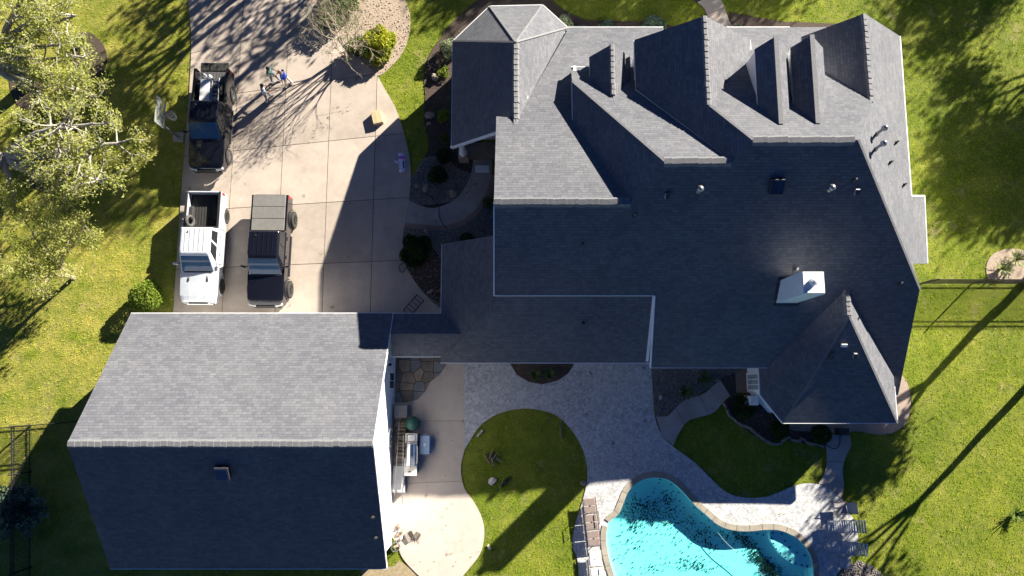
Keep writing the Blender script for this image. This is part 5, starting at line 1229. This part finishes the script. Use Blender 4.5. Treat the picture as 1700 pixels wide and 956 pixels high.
down = ((0.02,0.25,1.14),(0.08,0.27,0.9)); bent = ((0.06,0.26,1.15),(0.30,0.12,1.16)); reach = ((0.16,0.24,1.2),(0.42,0.16,1.18))
person('person in a teal shirt and jeans reaching towards the person in blue', 458, 134.5, R(-22), mat('teal_shirt',(0.10,0.21,0.20),(0.14,0.26,0.25),12,0.85), DENIM, SKIN2, HAIRD, dict(lean=0.25, stride=0.16, arms=(reach, bent)))
person('person in a royal blue shirt and white trousers facing the other two', 482, 141, R(170), mat('royal_blue_shirt',(0.012,0.06,0.42),(0.018,0.08,0.5),10,0.8), mat('white_cotton',(0.72,0.70,0.66),(0.62,0.6,0.57),9,0.85), SKIN1, HAIRB, dict(lean=0.1, stride=0.12, arms=(down, bent)))
person('person in a pale blue shirt and grey jeans standing nearest the black pickup', 447, 164, R(12), mat('pale_blue_shirt',(0.45,0.52,0.62),(0.36,0.43,0.55),10,0.85), mat('grey_denim',(0.12,0.15,0.2),(0.16,0.19,0.25),14,0.85), SKIN2, HAIRD, dict(lean=0.35, stride=0.14, arms=(bent, reach)))

# ================================================================== ITEMS ON THE DRIVE
c0_ = P(627,197,0.055); CARD = mat('cardboard', (0.50,0.40,0.24), (0.44,0.35,0.2), 6, 0.8)
c = thing('cardboard_box', 'tan cardboard box alone on the sunny driveway', 'box', c0_, R(14)); MB().box((0,0,0.14), (0.56,0.74,0.28), ch=0.006).build('body', CARD, c)
for s_ in (-1, 1): MB().box((s_*0.135,0,0.285), (0.262,0.72,0.008), ry=s_*0.03).build('flap', CARD, c)
MB().box((0,0,0.294), (0.06,0.73,0.004)).build('tape', mat('packing_tape',(0.6,0.5,0.32),rough=0.3), c)
c0_ = P(667,270,0.055); WRAP = mat('white_wrapper', (0.85,0.82,0.95), (0.74,0.7,0.88), 9, 0.35); c = thing('shingle_wrapper', 'torn white and violet packaging on the shaded edge of the driveway', 'packaging', c0_, R(4))
V = []; F = []; rr = random.Random(9); nx, ny = 6, 14
for j in range(ny+1):
    for i in range(nx+1):
        x = (i/nx-0.5)*0.36+rr.uniform(-0.012,0.012); y = (j/ny-0.5)*1.05+(rr.uniform(-0.09,0.09) if j in (0,ny) else 0); V.append((x, y, 0.05+0.05*math.sin(i/nx*math.pi)+rr.uniform(-0.015,0.02)))
for j in range(ny):
    for i in range(nx): a = j*(nx+1)+i; F.append((a,a+1,a+nx+2,a+nx+1))
q = mesh_obj('sheet', V, F, WRAP, c); sd_ = q.modifiers.new('s','SOLIDIFY'); sd_.thickness = 0.006
MB().box((0,0.27,0.115), (0.36,0.16,0.01)).build('band', mat('violet_print',(0.65,0.15,0.6),rough=0.4), c)
for k in range(4): MB().box((-0.1,-0.02-0.12*k,0.112), (0.06,0.05,0.008)).build('printed_mark', mat('navy_print',(0.05,0.05,0.22),rough=0.4), c)
MB().box((0.11,-0.16,0.112), (0.07,0.44,0.008)).build('printed_panel', MATS['navy_print'], c)
V = [(-0.2,0.1,0.03),(-0.38,0.16,0.05),(-0.4,0.05,0.02),(-0.28,-0.05,0.06),(-0.2,-0.08,0.03)]; q = mesh_obj('torn_flap', V, [(0,1,2,3,4)], WRAP, c); sd_ = q.modifiers.new('s','SOLIDIFY'); sd_.thickness = 0.006
# black metal rack by the breezeway
c = thing('metal_rack', 'black metal rack lying at the corner by the breezeway eave', 'rack', P(688,508,0.06), R(50))
for s_ in (-1, 1): MB().tube([(-0.55,s_*0.25,0.3),(0.55,s_*0.25,0.3)], 0.025, 8).build('side_rail', IRON, c)
for k in range(6): MB().tube([(-0.55+0.22*k,-0.25,0.3),(-0.55+0.22*k,0.25,0.3)], 0.018, 6).build('bar', IRON, c)
for sx_ in (-0.5,0.5):
    for sy_ in (-0.25,0.25): MB().tube([(sx_,sy_,0),(sx_,sy_,0.3)], 0.02, 6).build('leg', IRON, c)
def hose(label, path, r, m, z=0.075, cat='hose'):
    b0 = P(*path[0], 0); o = thing('garden_hose', label, cat, b0); pts_ = [P(u, v, z)-b0 for u, v in smooth_path(path, 6, False)]; MB().tube(pts_, r, 6).build('tube', m, o, smooth=True); return o
hose('thin black hose looped on the driveway edge by the dark bush', [(676,432),(674,444),(668,452),(663,448),(664,440),(672,436),(680,440)], 0.018, BLACKP)
hose('thin dark hose lying across the curved front walk', [(702,318),(718,330),(728,343),(729,358),(735,372),(742,380)], 0.018, BLACKP, 0.085)
hose('dark green hose looped on the path by the garden bed', [(1380,718),(1372,730),(1374,740),(1386,745),(1394,738),(1395,726),(1402,718)], 0.02, mat('hose_green',(0.03,0.05,0.035)), 0.095)
pb = P(801,282,0.06); c = thing('delivery_box', 'pale flat box left on the walk below the porch', 'box', pb); MB().box((0,0,0.12), (0.78,0.36,0.22), ch=0.02).build('body', mat('pale_card',(0.62,0.68,0.74),rough=0.5), c); MB().box((0,0,0.235), (0.8,0.38,0.03), ch=0.01).build('lid', MATS['pale_card'], c)
c = thing('plant_pot', 'terracotta ring pot beside the lower wing corner', 'pot', P(728,490,0.05)); MB().lathe([(0.16,0),(0.2,0.28),(0.22,0.28),(0.22,0.32),(0.19,0.32),(0.17,0.25)], (0,0,0), 20).build('body', mat('terracotta',(0.34,0.2,0.13),rough=0.85), c); MB().lathe([(0.17,0.24),(0.17,0.27)], (0,0,0), 16).build('soil', MULCH, c)

# ================================================================== ROCKS
def rock(name, label, u, v, sx_, sy_, sz_, seed, group='boulders in the front beds', m=None, cat='rock', z=0.03, rz=None):
    rr = random.Random(seed); bm = bmesh.new(); bmesh.ops.create_icosphere(bm, subdivisions=2, radius=1.0); kk = [(Vector((rr.gauss(0,1),rr.gauss(0,1),rr.gauss(0,1))).normalized(), rr.uniform(0.55,0.85)) for _ in range(7)]
    for vv in bm.verts:
        co = vv.co.copy()
        for n_, d_ in kk:
            e = co.dot(n_)-d_
            if e > 0: co -= n_*e*0.85
        vv.co = Vector((co.x*sx_, co.y*sy_, co.z*sz_+sz_*0.55))*1.0+Vector((rr.uniform(-0.02,0.02),)*3)
    me = bpy.data.meshes.new(name); bm.to_mesh(me); bm.free(); me.materials.append(m or ROCK); o = bpy.data.objects.new(name, me); o.location = P(u, v, z); o.rotation_euler[2] = rr.uniform(0,3) if rz is None else rz
    return tag(link(o), label, cat, group)
rock('boulder', 'sunlit tan boulder beside the small lit bush in the front bed', 714, 192, 0.32, 0.26, 0.22, 1); rock('boulder', 'tan boulder highest in the front bed left of the bay', 722, 130, 0.28, 0.2, 0.2, 2)
rock('boulder', 'small rock tight under the sunlit boulder', 712, 206, 0.15, 0.13, 0.1, 3); rock('boulder', 'dark flat rock on the gravel near the driveway', 708, 312, 0.3, 0.2, 0.15, 4); rock('boulder', 'flat rock at the inner bend of the front walk', 752, 322, 0.34, 0.22, 0.13, 5)
rock('boulder', 'dark rock at the left end of the gravel strip', 692, 308, 0.2, 0.16, 0.12, 6); rock('boulder', 'rock by the big dark bush at the drive edge', 708, 384, 0.22, 0.16, 0.13, 7); rock('boulder', 'flat stone at the tip of the drive beside the pot', 714, 484, 0.2, 0.13, 0.1, 8)
rock('stone', 'pale stone on the shaded circular lawn', 818, 799, 0.26, 0.22, 0.06, 9, 'stones on the circular lawn', mat('pale_stone',(0.6,0.52,0.47),rough=0.9)); rock('stone', 'round grey stone at the deck edge of the circular lawn', 968, 801, 0.17, 0.15, 0.12, 10, 'stones on the circular lawn')
rock('stone', 'pale rock in the gravel bed by the deck', 1096, 660, 0.14, 0.11, 0.1, 11, 'rocks in the gravel bed', mat('pale_stone',(0.6,0.52,0.47),rough=0.9)); 
edge = [(1203,672),(1209,684),(1214,692),(1222,699),(1229,704),(1236,707),(1243,710),(1250,715),(1256,720),(1262,725),(1268,729),(1276,734),(1285,737),(1294,736),(1300,731),(1307,727),(1318,731),(1325,732),(1333,729),(1342,735),(1352,737),(1364,740)]
sg_ = thing('stone_edging', 'row of small tan blocks edging the shrub bed by the garden door', 'edging', P(1280,725,0)); so_ = Vector(sg_.location)
for k, (u, v) in enumerate(edge):
    rr = random.Random(k); u2, v2 = edge[min(k+1,len(edge)-1)]; u1, v1 = edge[max(k-1,0)]; a, b_ = P(u1,v1,0), P(u2,v2,0); ang = math.atan2(b_.y-a.y, b_.x-a.x)+rr.uniform(-0.25,0.25); p = P(u,v,0.07)
    MB().box(p-so_, (rr.uniform(0.26,0.36), rr.uniform(0.11,0.16), 0.14), ang, 0.02, rx=rr.uniform(-0.08,0.08)).build('edging_block', ROCK, sg_)

# ---- scattered pieces on the circular lawn
LOG = mat('cut_log', (0.22,0.17,0.13), (0.12,0.09,0.07), 14, 0.9)
for k, (u, v, l_, a_, lab) in enumerate(((815,757,0.55,70,'grey split log lying steepest in the log pile'), (809,761,0.6,120,'dark split log on the left of the log pile'), (822,758,0.35,60,'short pale log end on the right of the log pile'), (818,766,0.45,100,'lowest log of the pile'), (829,763,0.3,150,'smallest log pointing right out of the pile'))):
    o = thing('log', lab, 'log', P(u,v,0.1+0.03*k), R(a_), 'logs on the circular lawn'); MB().tube([(-l_/2,0,0),(0,0.01,0.01),(l_/2,0,0)], [0.05,0.055,0.05], 9).build('wood', LOG, o)
o = thing('branch', 'bent grey branch on the right of the circular lawn', 'branch', P(931,715,0.06)); MB().tube([(0.02,0.5,0),(-0.03,0.2,0.04),(0.03,-0.1,0.05),(0.02,-0.42,0)], [0.02,0.035,0.04,0.03], 8).build('wood', LOG, o)
o = thing('stump_piece', 'dark bark stump beside the pale stone on the circular lawn', 'stump', P(837,800,0.04), R(50)); MB().tube([(-0.3,0,0.03),(0,0.02,0.08),(0.35,0,0.04)], [0.04,0.08,0.05], 8).build('wood', mat('charred_wood',(0.05,0.042,0.036),rough=0.95), o)
for k, (u, v, lab) in enumerate(((795,721,'left of two pale yellow blocks on the circular lawn'), (799,717,'right of two pale yellow blocks on the circular lawn'), (812,908,'single white block on the sunlit end of the circular lawn'))):
    o = MB().box((0,0,0.04), (0.12,0.28,0.08), ch=0.012).build('pale_block', mat('pale_block',(0.5,0.5,0.36) ,(0.42,0.42,0.3),8,0.8), None); o.location = P(u,v,0.03); o.rotation_euler[2] = R(-35 if k < 2 else 35); tag(o, lab, 'block', 'blocks on the circular lawn')
# ================================================================== CLUTTER BY THE GARAGE WALL
gxw = gx1_-0.28+0.08   # face of the gable wall
STEEL = mat('stainless', (0.55,0.56,0.58), (0.48,0.49,0.51), 5, 0.25, 0.9); GREYBOX = mat('weathered_grey', (0.23,0.23,0.235), (0.17,0.17,0.175), 7, 0.8)
c = thing('storage_bin', 'grey storage bin against the garage wall below the flagstones', 'bin', P(669,682,0.055)); MB().box((0,0,0.42), (0.66,0.62,0.82), ch=0.03).build('body', GREYBOX, c); MB().box((0,0,0.86), (0.7,0.66,0.07), ch=0.02).build('lid', GREYBOX, c)
# kettle smoker under a green cover
c = thing('covered_smoker', 'round smoker under a dark green cover beside the steel grill', 'grill', P(688,702,0.055)); COV = mat('green_cover', (0.015,0.075,0.055), (0.025,0.11,0.08), 7, 0.6, bmp=0.5, bs=6)
MB().lathe([(0.30,0.06),(0.33,0.25),(0.34,0.6),(0.36,0.85),(0.33,1.05),(0.22,1.2),(0.08,1.26),(0.01,1.27)], (0,0,0), 18).build('cover', COV, c, smooth=True)
for a_ in range(4): MB().tube([(0.24*math.cos(a_*1.57+0.8),0.24*math.sin(a_*1.57+0.8),0),(0.24*math.cos(a_*1.57+0.8),0.24*math.sin(a_*1.57+0.8),0.2)], 0.025, 6).build('leg', IRON, c)
MB().torus((0,0,0.62), 0.355, 0.012, 20, 6).build('strap', BLACKP, c)
# grill on a pale cart
gp = P(686,752,0.055); c = thing('barbecue_grill', 'stainless barbecue grill with rounded hood on a pale cart', 'grill', gp); PALE = mat('pale_counter', (0.66,0.63,0.58), (0.58,0.55,0.5), 6, 0.5)
MB().box((0,0,0.45), (0.58,2.0,0.8), ch=0.02).build('cart', GREYBOX, c); MB().box((0,0,0.88), (0.64,2.15,0.06), ch=0.015).build('counter', PALE, c)
V = []; F = []; nh = 10
for s_, yy in ((0,-0.55),(1,0.55)):
    for k in range(nh+1): t_ = math.pi*k/nh; V.append((-0.27*math.cos(t_), yy, 0.92+0.30*math.sin(t_)))
for k in range(nh): F.append((k,k+1,nh+2+k,nh+1+k))
F += [tuple(range(nh,-1,-1)), tuple(range(nh+1,2*nh+2))]
hd_ = mesh_obj('hood', V, F, STEEL, c, smooth=False); MB().tube([(0.3,-0.42,1.05),(0.36,-0.42,1.07),(0.36,0.42,1.07),(0.3,0.42,1.05)], 0.018, 8).build('handle', CHROME, hd_)
MB().lathe([(0.045,1.18),(0.045,1.23),(0.04,1.24)], (0.08,0.0,0), 14).build('thermometer', BLACKP, hd_)
for yy in (-0.62,0.62): MB().torus((0,yy,0.92), 0.29, 0.014, 16, 6, Matrix.Rotation(math.pi/2,4,'X'), arc=0.5).build('trim_bar', CHROME, hd_)
MB().box((0.02,0.84,0.93), (0.4,0.36,0.06), ch=0.02).build('side_burner', STEEL, c); MB().tube([(-0.26,0.62,0.92),(-0.26,0.62,1.08),(-0.26,1.08,1.08),(0.26,1.08,1.08),(0.26,0.62,1.08),(0.26,0.62,0.92)], 0.014, 6).build('guard_rail', CHROME, c)
MB().box((-0.05,-0.86,0.93), (0.09,0.09,0.04), ch=0.01, rz=0.7).build('spice_tin', BLACKP, c)
for k in range(4): MB().lathe([(0.03,0),(0.03,0.03)], (0.33,-0.42+0.28*k,0.72), 10, Matrix.Rotation(math.pi/2,4,'Y')).build('knob', BLACKP, c)
BLU = mat('pale_blue_plastic', (0.30,0.42,0.60), (0.26,0.37,0.54), 5, 0.45); c = thing('blue_cooler', 'pale blue cooler standing right of the barbecue grill', 'cooler', P(707,737,0.055)); MB().box((0,0,0.26), (0.5,0.92,0.5), ch=0.03).build('body', BLU, c); l_ = MB().box((0,0,0.54), (0.54,0.96,0.08), ch=0.02).build('lid', BLU, c)
MB().box((0.0,0,0.585), (0.1,0.16,0.012)).build('latch_plate', WB, l_)
for s_ in (-1,1): MB().tube([(-0.12,s_*0.47,0.4),(-0.12,s_*0.53,0.4),(0.12,s_*0.53,0.4),(0.12,s_*0.47,0.4)], 0.015, 6).build('handle', WB, c)
# firewood rack behind the grill
c = thing('firewood_rack', 'dark iron rack piled with firewood between grill and garage wall', 'rack', P(669,728,0.055)); rr = random.Random(4)
for sx_ in (-0.26,0.26):
    for sy_ in (-0.95,0.95): MB().tube([(sx_,sy_,0),(sx_,sy_,0.95)], 0.02, 6).build('upright', IRON, c)
for sx_ in (-0.26,0.26): MB().tube([(sx_,-0.95,0.12),(sx_,0.95,0.12)], 0.018, 6).build('rail', IRON, c); MB().tube([(sx_,-0.95,0.93),(sx_,0.95,0.93)], 0.018, 6).build('rail', IRON, c)
wk = 0
for lay in range(4):
    for k in range(11):
        y = -0.86+0.172*k+rr.uniform(-0.03,0.03); l_ = rr.uniform(0.4,0.56); ang = rr.uniform(-0.18,0.18)
        MB().tube([(-l_/2*math.cos(ang),y-l_/2*math.sin(ang),0.2+0.17*lay),(l_/2*math.cos(ang),y+l_/2*math.sin(ang),0.2+0.17*lay+rr.uniform(-0.02,0.02))], rr.uniform(0.055,0.085), 7).build('firewood', LOG, c)
# sheet stack with poles on it
c = thing('plywood_stack', 'pale grey boards stacked against the garage wall below the firewood', 'boards', P(664,793,0.055))
for k in range(5): MB().box((rr.uniform(-0.02,0.02),rr.uniform(-0.03,0.03),0.05+0.09*k), (0.62,1.55-0.05*k,0.07), rr.uniform(-0.01,0.01), 0.006).build('board', mat('grey_board',(0.42,0.42,0.43),(0.33,0.33,0.34),4,0.7), c)
for k, (ua, va, ub, vb, za, zb, lab) in enumerate(((664,685,655,822,1.5,0.62,'long pale pole leaning nearest the garage wall'), (670,722,668,835,1.3,0.62,'long pale pole lying out past the grey boards'), (673,760,666,815,1.0,0.62,'shorter white pole between grill and boards'))):
    a, b_ = P(ua,va,za), P(ub,vb,zb); o = thing('pole', lab, 'pole', b_, 0, 'poles by the garage wall'); MB().tube([a-b_, Vector((0,0,0))], 0.022, 8).build('shaft', WB if k == 2 else GALV, o)
# wrought ring on the wall
c = thing('wall_ring', 'open pale metal hoop hung on the sunlit garage wall', 'ornament', (gxw, P(648,725,1.7).y, 1.35)); MB().torus((0.04,0,0.4), 0.5, 0.022, 28, 6, Matrix.Rotation(math.pi/2,4,'Y')@Matrix.Rotation(0.5,4,'Z'), arc=0.84).build('hoop', GALV, c)
MB().box((0.02,0,0.0), (0.05,0.08,0.1), ch=0.01).build('bracket', GALV, c)
# odds and ends at the lower end of the wall
c = thing('wire_basket', 'round wire basket at the lower end of the garage wall', 'basket', P(658,906,0.055))
for z in (0.05,0.2,0.38): MB().torus((0,0,z), 0.20+0.06*z, 0.014, 22, 6).build('hoop', GALV, c)
for k in range(10): t_ = 2*math.pi*k/10; MB().tube([(0.2*math.cos(t_),0.2*math.sin(t_),0.04),(0.225*math.cos(t_),0.225*math.sin(t_),0.38)], 0.008, 5).build('wire', GALV, c)
MB().box((0,0,0.14), (0.22,0.12,0.16), 0.4, 0.01).build('brick', mat('beige_brick',(0.4,0.33,0.27)), c)
rr = random.Random(12)
for k in range(7):
    rock('stone_chunk', ['pale chunk of rubble highest in the heap by the garage wall','dark chunk of rubble touching the garage wall','tan chunk of rubble left of the wire basket','tiny chip of rubble farthest from the garage wall','brown chunk of rubble just above the wire basket','flat chunk of rubble in the middle of the heap','grey chunk of rubble at the right of the heap'][k], 658+rr.uniform(-2,10), 872+4.2*k+rr.uniform(-2,2), rr.uniform(0.06,0.16), rr.uniform(0.06,0.13), rr.uniform(0.05,0.1), 60+k, 'rubble heap by the garage wall', m=[ROCK, LOG, MATS['pale_stone']][k % 3], cat='rubble', z=0.055)
for k, (u, v, a_, sx_, sy_, lab) in enumerate(((681,890,25,0.42,0.5,'larger curled shingle scrap on the sunny patio'), (692,890,-30,0.3,0.42,'smaller curled shingle scrap on the sunny patio'))):
    V = []; F = []
    for i in range(6):
        t_ = i/5-0.5
        for s_ in (-0.5,0.5): V.append((t_*sx_, s_*sy_, 0.02+0.16*(4*t_*t_)*(0.6+0.4*s_)))
    for i in range(5): F.append((2*i,2*i+1,2*i+3,2*i+2))
    o = mesh_obj('shingle_scrap', V, F, mat('shingle_scrap',(0.13,0.115,0.1),(0.2,0.175,0.15),10,0.9)); sd_ = o.modifiers.new('s','SOLIDIFY'); sd_.thickness = 0.01; o.location = P(u,v,0.06); o.rotation_euler[2] = R(a_); tag(o, lab, 'scrap', 'shingle scraps on the patio')

# ================================================================== POOL FURNITURE
def lounger(label, u, v, rz, L, W_, frame, slat, back=0.0, ns=16, kind='slat', group='loungers by the pool'):
    o = thing('sun_lounger', label, 'sun lounger', P(u,v,0.055), rz, group); h = 0.36; yb_ = L*0.18
    def zz(y): return h+max(0.0, y-yb_)*math.tan(back)
    for s_ in (-1,1): MB().tube([(s_*W_/2,-L/2,h),(s_*W_/2,yb_,h),(s_*W_/2,L/2,zz(L/2))], 0.024, 8).build('side_rail', frame, o)
    for s_ in (-1,1):
        for yy in (-L*0.4, L*0.3): MB().tube([(s_*W_/2,yy,0),(s_*W_/2,yy,min(zz(yy),h))], 0.022, 8).build('leg', frame, o)
        MB().tube([(s_*(W_/2+0.03),-L*0.05,h),(s_*(W_/2+0.04),-L*0.05,h+0.2),(s_*(W_/2+0.04),L*0.2,h+0.2),(s_*(W_/2+0.03),L*0.2,h)], 0.018, 6).build('armrest', frame, o)
    if kind == 'slat':
        for k in range(ns):
            y = -L/2+L*(k+0.5)/ns; MB().box((0,y,zz(y)+0.02), (W_,L/ns*0.72,0.03), rx=back if y > yb_ else 0, ch=0.006).build('slat', slat, o)
    else:
        for k in range(3):
            y0_, y1_ = -L/2+L*k/3+0.03, -L/2+L*(k+1)/3-0.03; ym_ = (y0_+y1_)/2
            for q in (-1,1):
                yc_ = ym_+q*(y1_-y0_)*0.25; MB().box((0,yc_,zz(yc_)+0.035), (W_-0.07,(y1_-y0_)*0.47,0.06), rx=back if yc_ > yb_ else 0, ch=0.02).build('pad', slat, o)
            MB().tube([(-W_/2,y0_-0.03,zz(y0_)),(W_/2,y0_-0.03,zz(y0_))], 0.02, 6).build('cross_bar', frame, o)
            MB().lathe([(0.035,0),(0.035,0.03),(0.01,0.04)], (0,ym_,zz(ym_)+0.05), 10).build('button', frame, o)
    return o
BRF = mat('bronze_frame', (0.07,0.045,0.04), rough=0.5); PADC = mat('taupe_pad', (0.26,0.205,0.185), (0.21,0.165,0.15), 9, 0.9); PADW = mat('cream_pad', (0.75,0.74,0.72), (0.68,0.67,0.65), 9, 0.9); BLF = mat('slate_frame', (0.22,0.25,0.3), rough=0.5); BLS = mat('slate_slat', (0.42,0.45,0.5), (0.36,0.39,0.44), 6, 0.6)
lounger('taupe padded bronze lounger on the left of the pool', 981, 864, R(6), 2.45, 0.66, BRF, PADC, 0.0, kind='pad')
lounger('cream padded lounger at the bottom edge left of the pool', 989, 952, R(4), 2.45, 0.62, mat('cream_frame',(0.5,0.46,0.42)), PADW, 0.0, kind='pad')
lounger('slatted slate lounger nearest the sling chair on the right of the pool', 1399, 872, R(-88), 1.9, 0.58, BLF, BLS, 0.32)
lounger('slatted slate lounger nearest the gravel on the right of the pool', 1402, 907, R(-95), 1.9, 0.58, BLF, BLS, 0.32)
c = thing('sling_chair', 'low sling chair uppermost of the seats right of the pool', 'chair', P(1397,841,0.055), R(-86)); SLG = mat('grey_sling', (0.36,0.34,0.34), (0.3,0.29,0.29), 9, 0.85)
MB().box((0,-0.22,0.34), (0.56,0.62,0.03), ch=0.01).build('seat', SLG, c); MB().box((0,0.3,0.56), (0.56,0.56,0.03), rx=R(52), ch=0.01).build('backrest', SLG, c)
for s_ in (-1,1):
    MB().tube([(s_*0.3,-0.55,0),(s_*0.3,-0.5,0.52),(s_*0.3,0.2,0.56),(s_*0.3,0.3,0)], 0.022, 8).build('arm_frame', BRF, c); MB().tube([(s_*0.28,-0.53,0.34),(s_*0.28,0.1,0.34),(s_*0.28,0.48,0.8)], 0.018, 8).build('side_rail', BRF, c)
c = thing('side_stool', 'small slatted stool below the loungers right of the pool', 'stool', P(1398,933,0.055), R(-6))
for k in range(6): MB().box((0,-0.2+0.08*k,0.4), (0.5,0.06,0.025)).build('slat', BLS, c)
for s_ in (-1,1):
    MB().tube([(s_*0.25,-0.25,0.39),(s_*0.25,0.25,0.39)], 0.02, 6).build('rail', BLF, c)
    for q in (-1,1): MB().tube([(s_*0.24,q*0.22,0),(s_*0.24,q*0.22,0.38)], 0.018, 6).build('leg', BLF, c)
c = thing('hose_reel', 'black hose reel box under the eave at the end of the garden path', 'hose reel', P(1394,716,0.055)); MB().box((0,0,0.24), (0.55,0.36,0.46), ch=0.04).build('body', BLACKP, c); MB().box((0,0,0.49), (0.57,0.38,0.05), ch=0.02).build('lid', BLACKP, c)
MB().tube([(0.28,0,0.25),(0.36,0,0.25),(0.36,0.1,0.25)], 0.016, 6).build('crank', GALV, c)

# ---- loose stones on the gravel
def stones(name, poly, n, s0_, s1_, m, z):
    X0, X1 = min(p[0] for p in poly), max(p[0] for p in poly); Y0_, Y1_ = min(p[1] for p in poly), max(p[1] for p in poly)
    X = RNG.uniform(X0, X1, n*3); Y = RNG.uniform(Y0_, Y1_, n*3); k_ = inside(X, Y, poly); X, Y = X[k_][:n], Y[k_][:n]; n = len(X)
    sz = RNG.uniform(s0_, s1_, n); C = np.stack([X, Y, np.full(n, z)], 1)
    D = np.array([[1,0,0],[0,1,0],[-1,0,0],[0,-1,0],[0,0,0.7],[0.3,0.3,-0.5]], float); a = RNG.uniform(0, 6.28, n); ca, sa = np.cos(a), np.sin(a)
    V = D[None].repeat(n, 0)*sz[:, None, None]*RNG.uniform(0.65, 1.2, (n, 6, 3)); Vx = V[:, :, 0]*ca[:, None]-V[:, :, 1]*sa[:, None]; Vy = V[:, :, 0]*sa[:, None]+V[:, :, 1]*ca[:, None]
    V = np.stack([Vx, Vy, V[:, :, 2]], 2)+C[:, None]; T_ = np.array([[0,1,4],[1,2,4],[2,3,4],[3,0,4],[1,0,5],[2,1,5],[3,2,5],[0,3,5]]); F = (T_[None]+6*np.arange(n)[:, None, None]).reshape(-1, 3)
    o = np_mesh(name, V.reshape(-1, 3), F, m); return o
GS = mat('gravel_stone', (0.30,0.27,0.245), (0.12,0.105,0.095), 9, 0.85)
for nm_, poly, n_, lab in (('gravel', W2(gravel_bed), 1100, 'grey river gravel beside the front walk'), ('gravel', W2(bed_b), 1500, 'grey gravel between front walk and lower wing'), ('gravel', W2(bed_c), 1200, 'grey gravel in the bed under the main eave by the deck'), ('gravel', W2([(1385,962),(1400,942),(1425,930),(1450,940),(1470,960),(1490,1000),(1400,1010)]), 600, 'brownish gravel at the bottom edge right of the pool')):
    tag(stones(nm_, poly, n_, 0.02, 0.06, GS, 0.05), lab, 'gravel', kind='stuff')
for poly, n_, lab in ((W2(bed_px), 900, 'curled dry leaves strewn over the bed at the top of the driveway'), (W2(front_bed), 700, 'bark chips strewn over the front bed'), (W2(bed_d), 500, 'bark chips strewn over the stone-edged bed')):
    tag(stones('bark_chips', poly, n_, 0.02, 0.055, LITTER if n_ == 900 else LOG, 0.045), lab, 'mulch', kind='stuff')
# fallen leaves on lawn and paving
C = np.stack([RNG.uniform(-27, 27, 2600), RNG.uniform(-12, 20, 2600), np.full(2600, 0.085)], 1); k_ = np.ones(len(C), bool)
for poly in HOUSE_FOOT+[POOL, [(p[0], p[1]) for p in DR]]: k_ &= ~inside(C[:, 0], C[:, 1], poly)
V, F = leaf_quads(C[k_], 0.05, 0.9); tag(np_mesh('fallen_leaves', V, F, leaf_mat('fallen_leaf', (0.30,0.2,0.09), (0.42,0.33,0.16), trans=0.1)), 'fallen tan leaves scattered thinly over the lawns', 'leaves', kind='stuff')
